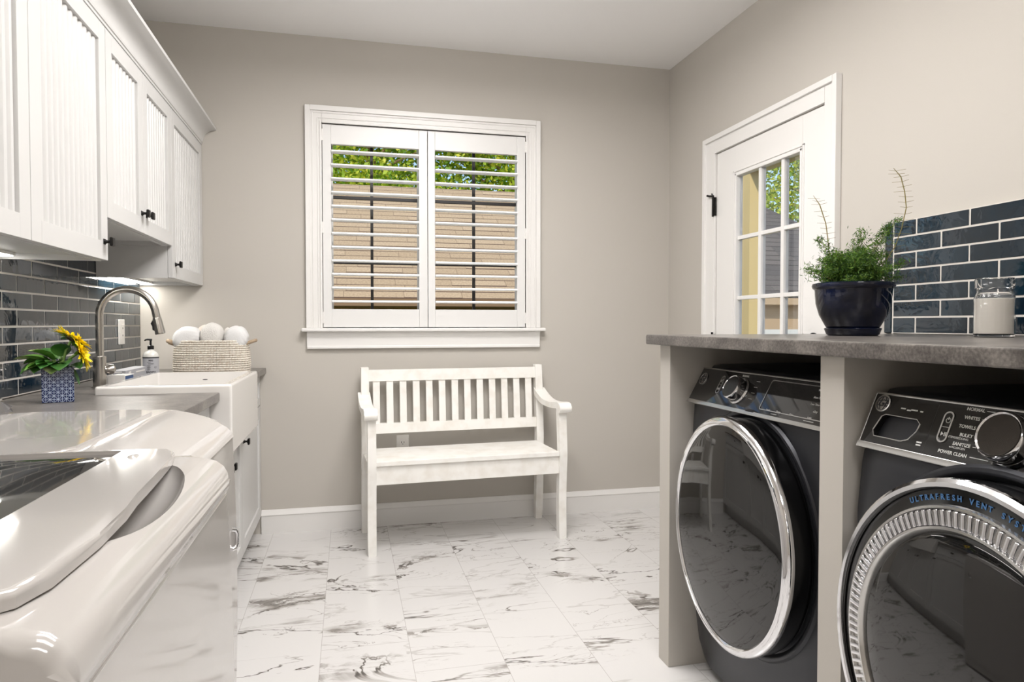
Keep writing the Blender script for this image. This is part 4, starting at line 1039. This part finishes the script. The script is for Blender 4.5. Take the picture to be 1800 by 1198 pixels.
# ------------------------------------------------------------------ the bench (local frame: x along, y to the wall)
t = thing('bench', 'white painted wooden bench with slatted back under the window', 'bench', (.090, 3.428, 0), local=True, rotz=R(3.2))
BL, TW_ = 1.052, .042
def side_curve(yz, w_, x0, x1, name):
    """a leg sawn from board: centre line (y,z) with a depth w_, thickness x0..x1"""
    L_, R_ = [], []
    P_ = [Vector((0, y, z)) for y, z in yz]
    for i, p in enumerate(P_):
        tdir = (P_[min(i+1, len(P_)-1)]-P_[max(i-1, 0)]).normalized(); nn = Vector((0, -tdir.z, tdir.y)); ww = w_[i] if isinstance(w_, list) else w_
        if i in (0, len(P_)-1): nn = Vector((0, -1, 0))
        L_.append(p+nn*ww/2); R_.append(p-nn*ww/2)
    out = [(q.y, q.z) for q in L_]+[(q.y, q.z) for q in R_[::-1]]
    return finish(name, prism(B(), out, x0, x1, 'X', .003, 2), 'bench', t, sharp=35)
def smoothpts(cp, n=18):
    cp = [Vector((a, b)) for a, b in cp]; out = []
    cp = [cp[0]*2-cp[1]]+cp+[cp[-1]*2-cp[-2]]
    for i in range(1, len(cp)-2):
        p0, p1, p2, p3 = cp[i-1:i+3]; k = n//(len(cp)-3)+1
        for j in range(k):
            q = j/k; out.append(.5*((2*p1)+(-p0+p2)*q+(2*p0-5*p1+4*p2-p3)*q*q+(-p0+3*p1-3*p2+p3)*q**3))
    out.append(cp[-2]); return [(v.x, v.y) for v in out]
for x0, x1 in ((0, TW_), (BL-TW_, BL)):
    side_curve(smoothpts([(.022, 0), (.030, .18), (.022, .36), (.014, .45), (.024, .58), (.034, .70)]), .044, x0, x1, 'front_leg')
    side_curve(smoothpts([(.425, 0), (.408, .20), (.400, .40), (.402, .55), (.418, .75), (.436, .915)]), .046, x0, x1, 'back_leg')
    xa, xb_ = (x0-.018, x1+.006) if x0 == 0 else (x0-.006, x1+.020)
    top = smoothpts([(.425, .778), (.36, .752), (.27, .728), (.16, .722), (.06, .731), (.015, .732), (-.012, .722), (-.022, .702), (-.014, .683), (.004, .678), (.020, .686)], 40)
    bot = smoothpts([(.034, .700), (.10, .694), (.20, .692), (.30, .700), (.38, .722), (.425, .742)], 20)
    out = top+bot
    if x0 == 0: zz = 0
    finish('armrest', prism(B(), out, xa, xb_, 'X', .003, 2), 'bench', t, sharp=35)
    finish('side_rail', bb(x0+.008, x1-.008, .043, .385, .372, .444, .002), 'bench', t)
zlo = lambda z: .402+(z-.55)*.085 if z > .55 else .402   # lean of the back
def lean(z0, z1, th, xx0, xx1, nm, yo=0):
    pts = [(zlo(z0)-th/2+yo, z0), (zlo(z1)-th/2+yo, z1), (zlo(z1)+th/2+yo, z1), (zlo(z0)+th/2+yo, z0)]
    return finish(nm, prism(B(), pts, xx0, xx1, 'X', .002, 2), 'bench', t)
lean(.838, .900, .028, TW_, BL-TW_, 'top_rail'); lean(.550, .605, .028, TW_, BL-TW_, 'lower_back_rail')
box_ = [TW_+.022+k*(BL-2*TW_-.044-.038)/12 for k in range(13)]
for xq in box_: lean(.600, .842, .013, xq, xq+.038, 'back_slat', -.002)
bm = bb(TW_-.0, BL-TW_, -.004, .385, .447, .470, .003)
finish('seat', bm, 'bench', t)
finish('seat_front_rail', bb(TW_, BL-TW_, .008, .028, .352, .446, .002), 'bench', t)
finish('seat_back_rail', bb(TW_, BL-TW_, .385, .403, .372, .446, .002), 'bench', t)

# ------------------------------------------------------------------ outdoors
struct('ground', bb(-14, 26, 4.15, 34, -.35, -.25), 'lawn')
def roof_panel(x0, x1, y0, z0, y1, z1, m, name, parent, hipL=0, hipR=0, th=.08):
    bm = B(); uvl = bm.loops.layers.uv.new('UV')
    top = [(x0, y0, z0), (x1, y0, z0), (x1-hipR, y1, z1), (x0+hipL, y1, z1)]
    a = [bm.verts.new(p) for p in top]; b = [bm.verts.new((p[0], p[1], p[2]-th)) for p in top]
    f = [bm.faces.new(a), bm.faces.new(b[::-1])] + [bm.faces.new((a[i], b[i], b[(i+1) % 4], a[(i+1) % 4])) for i in range(4)]
    sl = math.hypot(y1-y0, z1-z0)
    for q in f:
        for lp in q.loops: lp[uvl].uv = (lp.vert.co.x, (lp.vert.co.y-y0)/(y1-y0)*sl)
    return finish(name, bm, m, parent, smooth=False)
def brickwall(x0, x1, y0, y1, z0, z1, m, name, parent):
    bm = B(); uvl = bm.loops.layers.uv.new('UV'); box(bm, x0, x1, y0, y1, z0, z1)
    for q in bm.faces:
        for lp in q.loops: lp[uvl].uv = (lp.vert.co.x+lp.vert.co.y, lp.vert.co.z)
    return finish(name, bm, m, parent, smooth=False)
t = thing('garage', 'tan-shingled brick garage outside the back window', 'building', (0, 10, -.25))
roof_panel(-4.0, 4.2, 7.0, 1.415, 10.2, 3.17, 'roof_tan', 'roof', t)
roof_panel(-4.0, 4.2, 13.4, 1.415, 10.2, 3.17, 'roof_tan', 'rear_roof', t)
brickwall(-3.7, 3.9, 7.30, 13.1, -.25, 1.45, 'brick', 'brick_wall', t)
bm = bb(-4.0, 4.2, 6.95, 7.00, 1.335, 1.41); box(bm, -4.0, 4.2, 7.0, 7.30, 1.325, 1.345); finish('fascia', bm, 'fascia', t)
t = thing('shed', 'grey-shingled shed with tan siding outside the glazed door', 'building', (7.2, 11, -.25))
roof_panel(4.45, 9.6, 9.0, 1.56, 11.6, 3.49, 'roof_grey', 'roof', t, 0, 2.15)
roof_panel(4.45, 9.6, 14.2, 1.56, 11.6, 3.49, 'roof_grey', 'rear_roof', t, 0, 2.15)
brickwall(4.6, 9.3, 9.08, 13.9, -.25, 1.555, 'siding', 'siding', t)
bm = bb(4.4, 9.6, 8.92, 9.0, 1.44, 1.54); box(bm, 4.4, 9.6, 9.0, 9.07, 1.42, 1.44); finish('fascia', bm, 'siding', t)
t = thing('fence', 'low white board fence in front of the shed', 'fence', (6, 8.2, -.25))
bm = B(); box(bm, 4.6, 9.5, 8.20, 8.23, .98, 1.08); box(bm, 4.6, 9.5, 8.20, 8.23, .40, .50)
finish('rail', bm, 'trim', t); bm = B()
for k in range(28): box(bm, 4.6+k*.175, 4.6+k*.175+.16, 8.23, 8.25, -.2, 1.02+.09*(k % 2)*0)
finish('boards', bm, 'post', t)
for k in range(4): finish('post', bb(4.7+k*1.5, 4.8+k*1.5, 8.15, 8.25, -.25, 1.12), 'trim', t)
t = thing('porch_frame', 'cream yellow porch post and beam just outside the glazed door', 'porch', (3.2, 5.1, -.25))
finish('post', bb(3.20, 3.32, 5.00, 5.12, -.25, 2.72), 'post', t)
finish('post', bb(3.20, 3.32, 2.0, 2.12, -.25, 2.72), 'post', t)
finish('beam', bb(3.19, 3.33, 1.6, 5.30, 2.40, 2.72), 'post', t)
def tree(x, y, h, spread, seed, label, n=9000, m='treeleaf', zlow=1.6, name='tree', sz=(.04, .075), lean_=0):
    rg = np.random.default_rng(seed)
    t = thing(name, label, 'tree', (x, y, -.25))
    bm = B(); rn = random.Random(seed)
    tube(bm, [(x, y, -.25), (x+.1+lean_*.3, y, h*.35), (x-.05+lean_*.7, y+.1, h*.65), (x+lean_, y, h*.92)], [.17, .13, .09, .03], 10)
    for k in range(16):
        a = rn.uniform(0, 6.28); z = rn.uniform(.3, .8)*h; r_ = spread*rn.uniform(.5, .85)
        tube(bm, [(x+lean_*z/h, y, z), (x+math.cos(a)*r_*.5, y+math.sin(a)*r_*.5, z+.35), (x+math.cos(a)*r_, y+math.sin(a)*r_, z+rn.uniform(.3, 1.0))], [.05, .03, .012], 6)
    finish('trunk', bm, 'bark', t)
    K = 120
    cz = rg.uniform(zlow, h, K); ang = rg.uniform(0, 6.28, K); rad = spread*np.sqrt(rg.uniform(.02, 1, K))*np.sin(np.clip((cz-zlow+.5)/(h-zlow+.8), 0, 1)*math.pi)**.5
    cen = np.stack([x+rad*np.cos(ang), y+rad*np.sin(ang), cz], 1)
    idx = rg.integers(0, K, n); P = cen[idx]+rg.normal(size=(n, 3))*[.42, .42, .26]
    cards('foliage', P, rg.uniform(sz[0], sz[1], n), m, t, ar=.6, rng=rg)
tree(.55, 16.0, 7.5, 2.3, 1, 'leafy bright green tree with pale trunk behind the garage, seen in the left shutter', 34000)
tree(4.1, 16.6, 7.6, 2.2, 2, 'leafy bright green tree behind the garage, seen in the right shutter', 34000)
tree(-3.0, 16.6, 7.2, 2.2, 6, 'leafy tree behind the garage at its left end', 16000)
tree(8.3, 17.6, 8.0, 2.6, 3, 'bright green tree behind the shed, seen through the door glass', 34000)
tree(13.0, 16.8, 7.0, 2.6, 4, 'mid green tree right of the shed, seen through the door glass', 26000)
tree(16.0, 12.0, 7.0, 2.6, 5, 'mid green tree far beyond the porch beam', 7000)
